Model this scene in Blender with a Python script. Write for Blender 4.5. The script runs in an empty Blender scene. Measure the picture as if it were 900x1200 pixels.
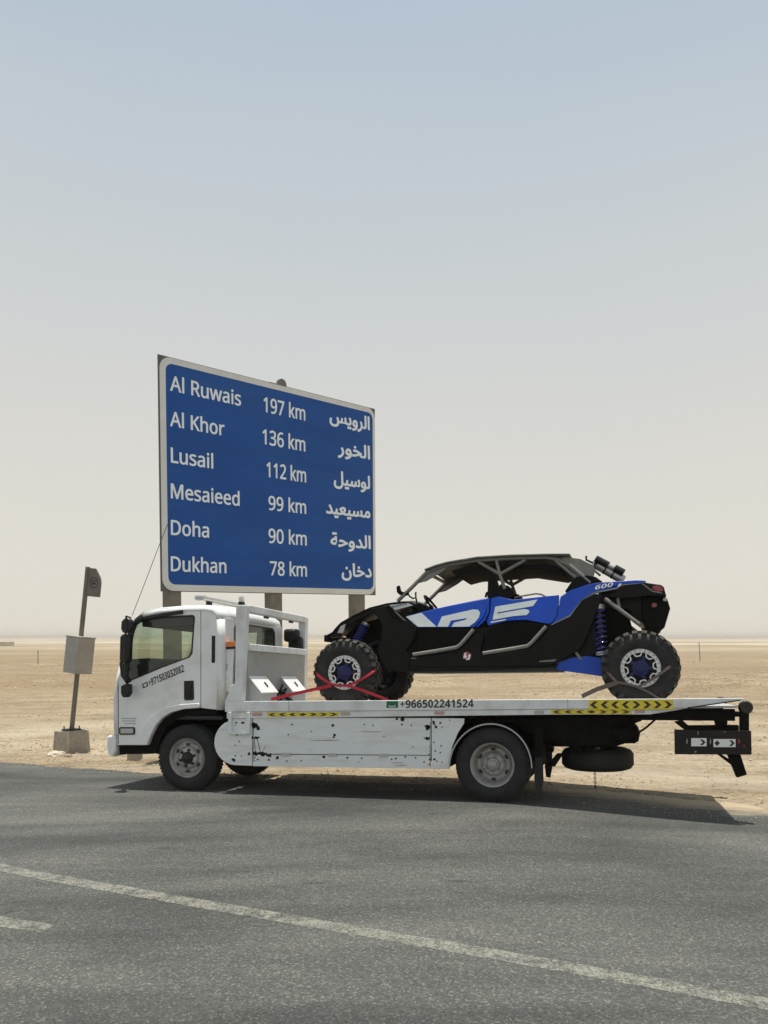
import bpy, bmesh, math, random
from mathutils import Vector, Matrix, Euler, noise
from mathutils.geometry import tessellate_polygon
random.seed(7)
R = math.radians
sc = bpy.context.scene
COL = sc.collection

# ------------------------------------------------------------------ camera, sky, sun, exposure
FOC, CAMH, CX, CY = 901.0, 1.75, 450.0, 747.0        # focal length and horizon of the 900 x 1200 photograph
cam = bpy.data.cameras.new('camera')
cam.sensor_fit = 'HORIZONTAL'; cam.sensor_width = 36.0
cam.lens = FOC / 900 * 36.0
cam.shift_y = (CY - 600) / 900
cam.clip_start = 0.05; cam.clip_end = 30000
cam_o = bpy.data.objects.new('camera', cam); COL.objects.link(cam_o)
cam_o.location = (0, 0, CAMH); cam_o.rotation_euler = (R(90), 0, 0)
sc.camera = cam_o

SUN_EL, SUN_AZ = 86.0, 15.0                           # nearly overhead, a touch behind the truck
world = bpy.data.worlds.new('World'); sc.world = world; world.use_nodes = True
wn, wl = world.node_tree.nodes, world.node_tree.links
bg = wn['Background']; bg.inputs['Strength'].default_value = 0.085
sky = wn.new('ShaderNodeTexSky'); sky.sky_type = 'NISHITA'; sky.sun_disc = False
sky.sun_elevation = R(SUN_EL); sky.sun_rotation = R(SUN_AZ)
sky.altitude = 0; sky.air_density = 1.0; sky.dust_density = 1.0; sky.ozone_density = 1.5
# dust hanging in the air whitens the sky the more, the lower one looks
wt_ = wn.new('ShaderNodeTexCoord'); wz = wn.new('ShaderNodeSeparateXYZ'); wl.new(wt_.outputs['Generated'], wz.inputs[0])
wno = wn.new('ShaderNodeTexNoise'); wno.inputs['Scale'].default_value = 2.2; wno.inputs['Detail'].default_value = 4; wmp = wn.new('ShaderNodeMapping'); wmp.inputs['Scale'].default_value = (1, 1, 3.0)
wl.new(wt_.outputs['Generated'], wmp.inputs[0]); wl.new(wmp.outputs[0], wno.inputs['Vector'])
wzb = wn.new('ShaderNodeMath'); wzb.operation = 'MULTIPLY_ADD'; wl.new(wno.outputs['Fac'], wzb.inputs[0]); wzb.inputs[1].default_value = .09; wzb.inputs[2].default_value = -.045
wza = wn.new('ShaderNodeMath'); wl.new(wz.outputs['Z'], wza.inputs[0]); wl.new(wzb.outputs[0], wza.inputs[1])
def wramp(stops):
    r = wn.new('ShaderNodeValToRGB'); e = r.color_ramp.elements
    while len(e) < len(stops): e.new(.5)
    for el, (p, c) in zip(e, stops): el.position = p; el.color = (*c, 1)
    wl.new(wza.outputs[0], r.inputs[0]); return r.outputs[0]
dust_c = wramp([(0, (.775, .735, .645)), (.13, (.77, .735, .655)), (.264, (.755, .738, .68)), (.445, (.745, .775, .75)), (.64, (.685, .785, .835)), (1, (.50, .66, .80))])
dust_f = wramp([(0, (.97,) * 3), (.13, (.93,) * 3), (.264, (.86,) * 3), (.445, (.72,) * 3), (.64, (.60,) * 3), (1, (.42,) * 3)])
wm = wn.new('ShaderNodeVectorMath'); wm.operation = 'SCALE'; wm.inputs['Scale'].default_value = 1 / .085; wl.new(dust_c, wm.inputs[0])
wx = wn.new('ShaderNodeMixRGB'); wl.new(dust_f, wx.inputs[0]); wl.new(sky.outputs[0], wx.inputs[1]); wl.new(wm.outputs[0], wx.inputs[2])
wl.new(wx.outputs[0], bg.inputs['Color'])
sun = bpy.data.lights.new('sun', 'SUN'); sun.energy = 5.0; sun.angle = R(0.6); sun.color = (1, 0.95, 0.86)
sun_o = bpy.data.objects.new('sun', sun); COL.objects.link(sun_o)
sd = Vector((math.sin(R(SUN_AZ)) * math.cos(R(SUN_EL)), math.cos(R(SUN_AZ)) * math.cos(R(SUN_EL)), math.sin(R(SUN_EL))))
sun_o.rotation_euler = (-sd).to_track_quat('-Z', 'Y').to_euler(); sun_o.location = (0, 0, 30)
vs = sc.view_settings
vs.view_transform = 'Standard'; vs.look = 'None'; vs.exposure = 0.0; vs.gamma = 1.0; vs.use_curve_mapping = False

# ------------------------------------------------------------------ helpers
class Frame:
    """A thing's own axes: u to the right along it, v away from the camera, w up."""
    def __init__(s, o, yaw, roll, pitch=0.0):
        s.e = Euler((-R(roll), -R(pitch), -R(yaw)), 'XYZ')
        s.M = Matrix.Translation(Vector(o)) @ s.e.to_matrix().to_4x4(); s.I = s.M.inverted(); s.o = Vector(o)
    def L(s, px, py, v=0.0):
        c = s.I @ Vector((0, 0, CAMH)); d = s.I.to_3x3() @ Vector(((px - CX) / FOC, 1, (CY - py) / FOC))
        t = (v - c.y) / d.y; p = c + d * t
        return (p.x, p.z)
    def P(s, px, py, v=0.0):
        a = s.L(px, py, v); return Vector((a[0], v, a[1]))

class MB:
    def __init__(s): s.v = []; s.f = []
    def add(s, vs, fs):
        n = len(s.v); s.v += [tuple(p) for p in vs]; s.f += [tuple(i + n for i in f) for f in fs]; return s
    def box(s, c, d, rot=None):
        c = Vector(c); M = rot.to_matrix() if isinstance(rot, Euler) else rot
        vs = []
        for x in (-.5, .5):
            for y in (-.5, .5):
                for z in (-.5, .5):
                    p = Vector((x * d[0], y * d[1], z * d[2])); vs.append(c + (M @ p if M else p))
        return s.add(vs, [(0, 1, 3, 2), (4, 6, 7, 5), (0, 4, 5, 1), (2, 3, 7, 6), (0, 2, 6, 4), (1, 5, 7, 3)])
    def span(s, u0, u1, v0, v1, w0, w1):
        return s.box(((u0 + u1) / 2, (v0 + v1) / 2, (w0 + w1) / 2), (abs(u1 - u0), abs(v1 - v0), abs(w1 - w0)))
    def prism(s, loops, fa, fb):
        """loops of 2-D points (the first is the outline, the others holes); fa and fb map them to the two faces"""
        tri = tessellate_polygon([[Vector((p[0], p[1], 0)) for p in l] for l in loops])
        pts = [p for l in loops for p in l]; n = len(pts)
        fs = [tuple(t) for t in tri] + [tuple(i + n for i in reversed(t)) for t in tri]
        k = 0
        for l in loops:
            m = len(l)
            for i in range(m):
                a, b = k + i, k + (i + 1) % m
                fs.append((a, b, b + n, a + n))
            k += m
        return s.add([fa(*p) for p in pts] + [fb(*p) for p in pts], fs)
    def plate(s, fr, loops, v, t, at=None, lean=0.0, w0=0.0):
        """outline given in photo pixels, laid in the plane v of a frame, t thick"""
        va = v if at is None else at
        ll = [[fr.L(p[0], p[1], v) for p in l] for l in loops]
        g = lambda a, b, k: (a, k + lean * max(0, b - w0), b)
        return s.prism(ll, lambda a, b: g(a, b, va), lambda a, b: g(a, b, va + t))
    def tube(s, pts, r, n=10, rr=None, caps=True):
        pts = [Vector(p) for p in pts]; m = len(pts); vs = []; fs = []
        up = None
        for i, p in enumerate(pts):
            a = pts[max(0, i - 1)]; b = pts[min(m - 1, i + 1)]; t = (b - a).normalized()
            if up is None:
                up = t.orthogonal().normalized()
            up = (up - t * up.dot(t)).normalized(); sd_ = t.cross(up)
            q = rr[i] if rr else r
            for k in range(n):
                an = 2 * math.pi * k / n
                vs.append(p + (up * math.cos(an) + sd_ * math.sin(an)) * q)
        for i in range(m - 1):
            for k in range(n):
                fs.append((i * n + k, i * n + (k + 1) % n, (i + 1) * n + (k + 1) % n, (i + 1) * n + k))
        if caps: fs += [tuple(range(n - 1, -1, -1)), tuple((m - 1) * n + k for k in range(n))]
        return s.add(vs, fs)
    def lathe(s, prof, c, axis=(0, 1, 0), n=40, closed=False):
        """prof: (radius, distance along the axis)"""
        c = Vector(c); ax = Vector(axis).normalized(); e1 = ax.orthogonal().normalized(); e2 = ax.cross(e1)
        vs = []; fs = []; m = len(prof)
        for k in range(n):
            an = 2 * math.pi * k / n; d = e1 * math.cos(an) + e2 * math.sin(an)
            for (r, h) in prof: vs.append(c + d * r + ax * h)
        for k in range(n):
            k2 = (k + 1) % n
            for j in range(m if closed else m - 1):
                j2 = (j + 1) % m
                fs.append((k * m + j, k2 * m + j, k2 * m + j2, k * m + j2))
        return s.add(vs, fs)
    def ribbon(s, pts, w, t, nrm):
        """flat strap through pts, w wide, t thick; nrm = outward direction"""
        nrm = Vector(nrm).normalized(); pts = [Vector(p) for p in pts]; vs = []; fs = []
        for i, p in enumerate(pts):
            a = pts[max(0, i - 1)]; b = pts[min(len(pts) - 1, i + 1)]; d = (b - a).normalized(); sdv = d.cross(nrm).normalized()
            for (x, y) in ((-.5, 0), (.5, 0), (.5, 1), (-.5, 1)): vs.append(p + sdv * x * w + nrm * y * t)
        for i in range(len(pts) - 1):
            for k in range(4): fs.append((i * 4 + k, i * 4 + (k + 1) % 4, i * 4 + 4 + (k + 1) % 4, i * 4 + 4 + k))
        fs += [(3, 2, 1, 0), tuple(len(pts) * 4 - 4 + k for k in range(4))]
        return s.add(vs, fs)
    def build(s, name, mat, parent=None, bevel=0.0, smooth=38, seg=2):
        me = bpy.data.meshes.new(name); me.from_pydata(s.v, [], s.f); me.update()
        bm = bmesh.new(); bm.from_mesh(me)
        bmesh.ops.remove_doubles(bm, verts=bm.verts, dist=1e-5)
        bmesh.ops.recalc_face_normals(bm, faces=bm.faces)
        lim = R(smooth)
        for f in bm.faces: f.smooth = True
        for e in bm.edges:
            if len(e.link_faces) == 2 and e.calc_face_angle(0) > lim: e.smooth = False
        bm.to_mesh(me); bm.free()
        me.materials.append(mat)
        o = bpy.data.objects.new(name, me); COL.objects.link(o)
        if parent: o.parent = parent
        if bevel:
            b = o.modifiers.new('bevel', 'BEVEL'); b.width = bevel; b.segments = seg; b.limit_method = 'ANGLE'; b.angle_limit = R(40)
            b.harden_normals = False; b.use_clamp_overlap = True
        return o

def tag(o, label=None, cat=None, group=None, kind=None):
    for k, x in (('label', label), ('category', cat), ('group', group), ('kind', kind)):
        if x: o[k] = x
    return o
def thing(name, fr, label, cat, group=None):
    o = bpy.data.objects.new(name, None); COL.objects.link(o); o.empty_display_size = .2
    o.location = fr.o; o.rotation_euler = fr.e
    return tag(o, label, cat, group)
def arc(cx, cy, rx, ry, a0, a1, n):
    return [(cx + rx * math.cos(R(a0 + (a1 - a0) * i / n)), cy - ry * math.sin(R(a0 + (a1 - a0) * i / n))) for i in range(n + 1)]

# ---- materials
def mat(name, col, rough=0.5, metal=0.0, var=0.0, scale=8.0, dirt=None, dirt_amt=0.5, dirt_scale=3.0, bump=0.0, bscale=60.0, coat=0.0, spec=0.5, stretch=None):
    m = bpy.data.materials.new(name); m.use_nodes = True
    N, K = m.node_tree.nodes, m.node_tree.links
    b = N['Principled BSDF']
    b.inputs['Roughness'].default_value = rough; b.inputs['Metallic'].default_value = metal
    b.inputs['Coat Weight'].default_value = coat; b.inputs['Coat Roughness'].default_value = 0.08
    b.inputs['Specular IOR Level'].default_value = spec
    tc = N.new('ShaderNodeTexCoord'); src = tc.outputs['Object']
    if stretch:
        mp = N.new('ShaderNodeMapping'); mp.inputs['Scale'].default_value = stretch; K.new(src, mp.inputs[0]); src = mp.outputs[0]
    c = None
    if var > 0:
        t = N.new('ShaderNodeTexNoise'); t.inputs['Scale'].default_value = scale; t.inputs['Detail'].default_value = 5; K.new(src, t.inputs['Vector'])
        r = N.new('ShaderNodeValToRGB'); r.color_ramp.elements[0].position = .3; r.color_ramp.elements[1].position = .7
        r.color_ramp.elements[0].color = (*[x * (1 - var) for x in col], 1); r.color_ramp.elements[1].color = (*[min(1, x * (1 + var)) for x in col], 1)
        K.new(t.outputs['Fac'], r.inputs[0]); c = r.outputs[0]
    if dirt:
        t = N.new('ShaderNodeTexNoise'); t.inputs['Scale'].default_value = dirt_scale; t.inputs['Detail'].default_value = 8; t.inputs['Roughness'].default_value = .65; K.new(src, t.inputs['Vector'])
        r = N.new('ShaderNodeValToRGB'); r.color_ramp.elements[0].position = .48; r.color_ramp.elements[1].position = .72
        r.color_ramp.elements[0].color = (0, 0, 0, 1); r.color_ramp.elements[1].color = (dirt_amt,) * 3 + (1,)
        K.new(t.outputs['Fac'], r.inputs[0])
        x = N.new('ShaderNodeMixRGB'); K.new(r.outputs[0], x.inputs[0]); x.inputs[2].default_value = (*dirt, 1)
        if c: K.new(c, x.inputs[1])
        else: x.inputs[1].default_value = (*col, 1)
        c = x.outputs[0]
    if c: K.new(c, b.inputs['Base Color'])
    else: b.inputs['Base Color'].default_value = (*col, 1)
    if bump:
        t = N.new('ShaderNodeTexNoise'); t.inputs['Scale'].default_value = bscale; t.inputs['Detail'].default_value = 6; K.new(src, t.inputs['Vector'])
        bu = N.new('ShaderNodeBump'); bu.inputs['Strength'].default_value = bump; bu.inputs['Distance'].default_value = .01
        K.new(t.outputs['Fac'], bu.inputs['Height']); K.new(bu.outputs[0], b.inputs['Normal'])
    return m
def glass(name, tint):
    m = bpy.data.materials.new(name); m.use_nodes = True; N, K = m.node_tree.nodes, m.node_tree.links
    N.remove(N['Principled BSDF']); out = N['Material Output']
    tr = N.new('ShaderNodeBsdfTransparent'); tr.inputs[0].default_value = (*tint, 1)
    gl = N.new('ShaderNodeBsdfGlossy'); gl.inputs['Roughness'].default_value = .03
    fr = N.new('ShaderNodeFresnel'); ge = N.new('ShaderNodeNewGeometry'); mr = N.new('ShaderNodeMapRange')
    mr.inputs['To Min'].default_value = 1.45; mr.inputs['To Max'].default_value = 1 / 1.45      # both faces of a thin pane reflect alike
    K.new(ge.outputs['Backfacing'], mr.inputs['Value']); K.new(mr.outputs[0], fr.inputs[0])
    mx = N.new('ShaderNodeMixShader'); K.new(fr.outputs[0], mx.inputs[0]); K.new(tr.outputs[0], mx.inputs[1]); K.new(gl.outputs[0], mx.inputs[2])
    K.new(mx.outputs[0], out.inputs[0]); return m

DUST = (.46, .37, .26)
M_WHITE = mat('white_paint', (.79, .80, .79), .38, var=.04, scale=2, dirt=(.50, .44, .35), dirt_amt=.45, dirt_scale=2.2, coat=.25)
M_WORN = mat('worn_white_paint', (.73, .75, .75), .5, var=.06, scale=3, dirt=(.40, .35, .28), dirt_amt=.6, dirt_scale=3.5, bump=.06, bscale=25)
M_SKIRT = mat('skirt_paint', (.74, .77, .77), .48, var=.05, scale=2.5, dirt=(.36, .34, .31), dirt_amt=.45, dirt_scale=2.6, bump=.05, bscale=9, stretch=(.5, 1, 2.2))
M_GREYPAINT = mat('grey_paint', (.42, .43, .42), .5, var=.08, scale=6, dirt=(.33, .29, .23), dirt_amt=.5)
M_BLACK = mat('black_plastic', (.007, .007, .008), .42, var=.2, scale=20, dirt=(.03, .026, .02), dirt_amt=.25, dirt_scale=5, spec=.35)
M_CHASSIS = mat('black_chassis', (.005, .005, .005), .75, var=.3, scale=9, dirt=(.014, .012, .010), dirt_amt=.4, dirt_scale=5, spec=.1)
M_TYRE = mat('tyre_rubber', (.012, .0125, .0125), .8, var=.25, scale=18, dirt=(.04, .037, .032), dirt_amt=.5, dirt_scale=5, bump=.1, bscale=60)
M_TYRE2 = mat('dusty_knobby_rubber', (.010, .010, .010), .7, var=.3, scale=20, dirt=(.05, .045, .038), dirt_amt=.55, dirt_scale=7, bump=.1, bscale=70)
M_TREAD = mat('dusty_tread', (.022, .021, .019), .8, var=.4, scale=25, dirt=(.13, .115, .09), dirt_amt=.6, dirt_scale=10)
M_RIM = mat('dusty_steel_rim', (.40, .39, .37), .55, metal=.3, var=.15, scale=12, dirt=(.16, .14, .12), dirt_amt=.7, dirt_scale=9)
M_DARKSTEEL = mat('dark_steel', (.03, .03, .03), .5, metal=.5, var=.3, scale=10)
M_SILVER = mat('silver_ring', (.72, .72, .70), .38, metal=.15, var=.08, scale=15)
M_ALU = mat('dull_aluminium', (.50, .50, .48), .42, metal=.6, var=.08, scale=10, dirt=(.3, .26, .2), dirt_amt=.3)
M_GLASS = glass('tinted_glass', (.83, .875, .83))
M_REARGLASS = glass('rear_window_glass', (.72, .78, .74))
M_AMBER = mat('amber_plastic', (.75, .20, .012), .25, coat=.4)
M_CLEAR = mat('clear_lens', (.45, .46, .44), .15, coat=.6)
M_YELLOW = mat('yellow_tape', (.74, .60, .035), .45, var=.12, scale=30, dirt=(.25, .2, .08), dirt_amt=.4, dirt_scale=12)
M_MAROON = mat('dark_tape_print', (.035, .012, .012), .5)
M_INK = mat('black_lettering', (.012, .012, .012), .5)
M_GREEN = mat('green_flag_print', (.005, .12, .055), .5)
M_WHITEPRINT = mat('white_print', (.78, .78, .76), .5)
M_RUST = mat('rust_chips', (.018, .012, .010), .85, var=.5, scale=30)
M_STREAK = mat('rust_streak', (.34, .29, .24), .85, var=.4, scale=20)
M_RED = mat('red_webbing', (.42, .012, .03), .7, var=.15, scale=40, bump=.2, bscale=200)
M_BROWNSTRAP = mat('brown_webbing', (.13, .10, .085), .8, var=.2, scale=40, bump=.2, bscale=200)
M_SEAT = mat('grey_seat_fabric', (.05, .05, .055), .9)
M_DASH = mat('dark_dashboard', (.02, .02, .022), .7)
M_BLUE = mat('blue_bodywork', (.002, .055, .42), .32, var=.12, scale=4, dirt=(.04, .08, .24), dirt_amt=.3, dirt_scale=5, coat=.08, spec=.3)
M_DBLUE = mat('dark_blue_anodised', (.005, .010, .085), .4, metal=.2)
M_COIL = mat('blue_spring', (.02, .025, .25), .35, coat=.3)
M_CAGE = mat('grey_cage_tube', (.20, .195, .18), .45, metal=.3, var=.1, scale=12, dirt=(.3, .26, .2), dirt_amt=.4)
M_ROOF = mat('dusty_roof_panel', (.10, .10, .09), .6, var=.2, scale=6, dirt=(.3, .27, .21), dirt_amt=.6, dirt_scale=4)
M_BODYBLACK = mat('black_bodywork', (.003, .0035, .0042), .30, var=.2, scale=8, dirt=(.008, .008, .007), dirt_amt=.3, dirt_scale=4, spec=.14)
M_NET = mat('dark_net', (.008, .008, .008), .9, spec=.2)
M_DECAL = mat('light_decal', (.62, .68, .68), .45, var=.05, scale=10, dirt=(.4, .38, .32), dirt_amt=.4, dirt_scale=6)
M_REDLENS = mat('red_lens', (.30, .008, .02), .2, coat=.5)
M_SIGNBLUE = mat('sign_blue', (.005, .074, .310), .5, var=.10, scale=1.2, dirt=(.03, .12, .30), dirt_amt=.35, dirt_scale=1.0, stretch=(.35, 1, 2.5), spec=.25)
M_SIGNWHITE = mat('sign_white', (.68, .68, .65), .5, var=.05, scale=3)
M_SIGNTEXT = mat('reflective_lettering', (.80, .86, .90), .45)
M_SIGNBACK = mat('sign_backing', (.13, .12, .11), .6, metal=.2, var=.15, scale=6)
M_POST = mat('weathered_steel_post', (.17, .155, .125), .65, var=.15, scale=5, dirt=(.28, .24, .18), dirt_amt=.5, dirt_scale=4)
M_GALV = mat('dull_grey_box', (.38, .36, .32), .6, var=.12, scale=5, dirt=(.42, .36, .28), dirt_amt=.6, dirt_scale=6)
M_CONC = mat('weathered_concrete', (.36, .32, .26), .9, var=.15, scale=12, dirt=(.22, .19, .15), dirt_amt=.6, dirt_scale=5, bump=.4, bscale=40)
M_STONE = mat('pale_limestone', (.58, .50, .38), .9, var=.2, scale=9, dirt=(.25, .2, .15), dirt_amt=.6, dirt_scale=9, bump=.5, bscale=25)

# ---- lettering
def mathsans(s, bold=False):
    o = ''
    for ch in s:
        if 'A' <= ch <= 'Z': o += chr((0x1D5D4 if bold else 0x1D5A0) + ord(ch) - 65)
        elif 'a' <= ch <= 'z': o += chr((0x1D5EE if bold else 0x1D5BA) + ord(ch) - 97)
        elif '0' <= ch <= '9': o += chr((0x1D7EC if bold else 0x1D7E2) + ord(ch) - 48)
        else: o += ch
    return o
AR = {'ا': 0xFE8D, 'ل': 0xFEDD, 'ر': 0xFEAD, 'و': 0xFEED, 'ي': 0xFEF1, 'س': 0xFEB1, 'خ': 0xFEA5, 'م': 0xFEE1, 'ع': 0xFEC9, 'د': 0xFEA9, 'ح': 0xFEA1, 'ة': 0xFE93, 'ن': 0xFEE5}
def arabic(w):
    out = []
    for i, ch in enumerate(w):
        p = i > 0 and w[i - 1] not in 'ارودة'; n = i < len(w) - 1 and ch not in 'ارودة'
        out.append(chr(AR[ch] + ((3 if p else 2) if n else (1 if p else 0))))
    return ''.join(reversed(out))
def text_mesh(body, offset=0.0):
    c = bpy.data.curves.new('lettering', 'FONT'); c.body = body; c.size = 1; c.offset = offset; c.resolution_u = 4; c.fill_mode = 'FRONT'
    o = bpy.data.objects.new('lettering', c); COL.objects.link(o)
    me = bpy.data.meshes.new_from_object(o.evaluated_get(bpy.context.evaluated_depsgraph_get()))
    bpy.data.objects.remove(o); bpy.data.curves.remove(c)
    return me
def lettering(body, m, parent, o, ux, uy, width, height=None, ysc=None, weight=0.0, name='lettering', shear=0.0):
    """flat print: origin o, baseline direction ux, up uy, all in the parent's axes"""
    me = text_mesh(body)
    xs = [v.co.x for v in me.vertices]; ys = [v.co.y for v in me.vertices]
    x0, x1, y1 = min(xs), max(xs), max(ys); sx = width / (x1 - x0); sy = ysc or height / y1
    o, ux, uy = Vector(o), Vector(ux), Vector(uy)
    for v in me.vertices: v.co = o + ux * ((v.co.x - x0) * sx + shear * v.co.y * sy) + uy * (v.co.y * sy)
    if weight:                                          # heavier strokes: copies laid a fraction of a millimetre over each other
        vs_ = [v.co.copy() for v in me.vertices]; fs_ = [tuple(p.vertices) for p in me.polygons]; n = len(vs_); nn = ux.cross(uy).normalized()
        V, F = [], []
        for k, (a, b) in enumerate(((0, 0), (1, 0), (-1, 0), (0, .8), (0, -.8), (.7, .6), (-.7, .6), (.7, -.6), (-.7, -.6))):
            V += [p + ux * a * weight + uy * b * weight + nn * .0002 * k for p in vs_]; F += [tuple(i + n * k for i in f) for f in fs_]
        me = bpy.data.meshes.new(name); me.from_pydata(V, [], F)
    me.materials.clear(); me.materials.append(m)
    ob = bpy.data.objects.new(name, me); COL.objects.link(ob); ob.parent = parent
    return ob, sy

# ------------------------------------------------------------------ the ground
YAW, ROLL, PITCH = 16.0, 3.0, 1.4
T = Frame((1.14, 8.09, 0.0), YAW, ROLL, PITCH)               # truck axes: rear near wheel touches the road at the origin
vh = Vector((math.sin(R(YAW)), math.cos(R(YAW)))); uh = Vector((math.cos(R(YAW)), -math.sin(R(YAW))))
def sstep(a, b, x):
    t = min(1, max(0, (x - a) / (b - a))); return t * t * (3 - 2 * t)
def base_h(x, y):
    """the road's own fall: down to the left along the truck, down beyond its near wheels"""
    p = Vector((x, y)) - Vector((1.14, 8.09)); d = p.dot(vh); u = p.dot(uh)
    low = .07 * sstep(0, 2.6, u); u = min(u, 0)
    if u < -4: u = -4 + 2 * math.tanh((u + 4) / 2)
    z = math.tan(R(PITCH)) * u - low; k = math.tan(R(ROLL))
    if d <= 0: return z
    if d <= 1.8: return z - k * d
    return z - k * 1.8 - .12 * sstep(1.8, 5.5, d)
def walk(px, py, hf):
    """follow a photo pixel's ray until it meets the height field hf"""
    Y = 2.0
    for i in range(6000):
        x = (px - CX) / FOC * Y; z = CAMH + (CY - py) / FOC * Y
        if z <= hf(x, Y): break
        Y *= 1.0015
    x = (px - CX) / FOC * Y; return Vector((x, Y, hf(x, Y)))
E1, E2 = walk(0, 893, base_h).xy, walk(900, 962, base_h).xy
ed = (E2 - E1).normalized(); en = Vector((-ed.y, ed.x))
if en.y < 0: en = -en
sB = (walk(862, 958, base_h).xy - E1).dot(ed)
def bulge(s): return 1.05 * math.exp(-((s - sB) / (4.0 if s < sB else .5)) ** 2)
def edge_d(x, y):                                     # > 0 beyond the asphalt's edge
    p = Vector((x, y)) - E1; s = p.dot(ed)
    return p.dot(en) - bulge(s) + .15 * noise.noise(Vector((s * .7, 3.1, 0))) + .10 * noise.noise(Vector((s * 2.3, 1.1, 0))) + .06 * noise.noise(Vector((s * 7.1, 7.7, 0))) + .03 * noise.noise(Vector((s * 19, 2.7, 0)))
def sand_h(x, y):
    e = edge_d(x, y); h = base_h(x, y)
    if e < 0: return h - .06 * sstep(0, .5, -e) - .004
    d = math.hypot(x, y)
    f = sstep(.6, 2.5, e)
    k = .035 * noise.noise(Vector((x * .35, y * .5, .3))) + .02 * noise.noise(Vector((x * 1.1, y * 1.6, 4.3)))
    far = sstep(14, 34, d)
    k += far * (.20 * noise.noise(Vector((x * .05, y * .10, 7.7))) + .09 * noise.noise(Vector((x * .16, y * .3, 2.2))))
    ridge = math.exp(-((y - 33 - 3.5 * noise.noise(Vector((x * .03, 0, 9)))) / 3.0) ** 2)
    k += ridge * (.10 + .30 * abs(noise.noise(Vector((x * .6, y * .8, 5.5)))) + .22 * abs(noise.noise(Vector((x * 1.9, y * 2.2, 2.5)))))
    k += sstep(200, 900, d) * 1.2 * noise.noise(Vector((x * .0022, y * .004, 1.5))) + sstep(900, 3000, d) * 4.5 * max(0, noise.noise(Vector((x * .0011, y * .0016, 3.5))) + .1)
    return h + f * k + .012 * noise.noise(Vector((x * 4, y * 5, 8))) * sstep(0, .3, e)

def grid_mesh(name, rows, cols, pos, keep=None):
    vs = []; fs = []
    for i in rows:
        for j in cols: vs.append(pos(i, j))
    nc = len(cols)
    for a in range(len(rows) - 1):
        for b in range(nc - 1):
            q = (a * nc + b, a * nc + b + 1, (a + 1) * nc + b + 1, (a + 1) * nc + b)
            fs.append(q)
    me = bpy.data.meshes.new(name); me.from_pydata(vs, [], fs)
    me.polygons.foreach_set('use_smooth', [True] * len(fs)); me.update()
    return me

def ramp(N, stops):
    r = N.new('ShaderNodeValToRGB'); e = r.color_ramp.elements
    while len(e) < len(stops): e.new(.5)
    for el, (p, c) in zip(e, stops): el.position = p; el.color = (*c, 1) if len(c) == 3 else c
    return r
def nz(N, K, src, scale, detail=6, rough=.6, st=None, dist=0.0):
    if st:
        mp = N.new('ShaderNodeMapping'); mp.inputs['Scale'].default_value = st; K.new(src, mp.inputs[0]); src = mp.outputs[0]
    t = N.new('ShaderNodeTexNoise'); t.inputs['Scale'].default_value = scale; t.inputs['Detail'].default_value = detail; t.inputs['Roughness'].default_value = rough
    t.inputs['Distortion'].default_value = dist
    K.new(src, t.inputs['Vector']); return t.outputs['Fac']
def mixc(N, K, f, a, b, mode='MIX'):
    x = N.new('ShaderNodeMixRGB'); x.blend_type = mode
    for i, s in ((0, f), (1, a), (2, b)):
        if isinstance(s, (int, float)): x.inputs[i].default_value = s
        elif isinstance(s, tuple): x.inputs[i].default_value = (*s, 1)
        else: K.new(s, x.inputs[i])
    return x.outputs[0]

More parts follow.
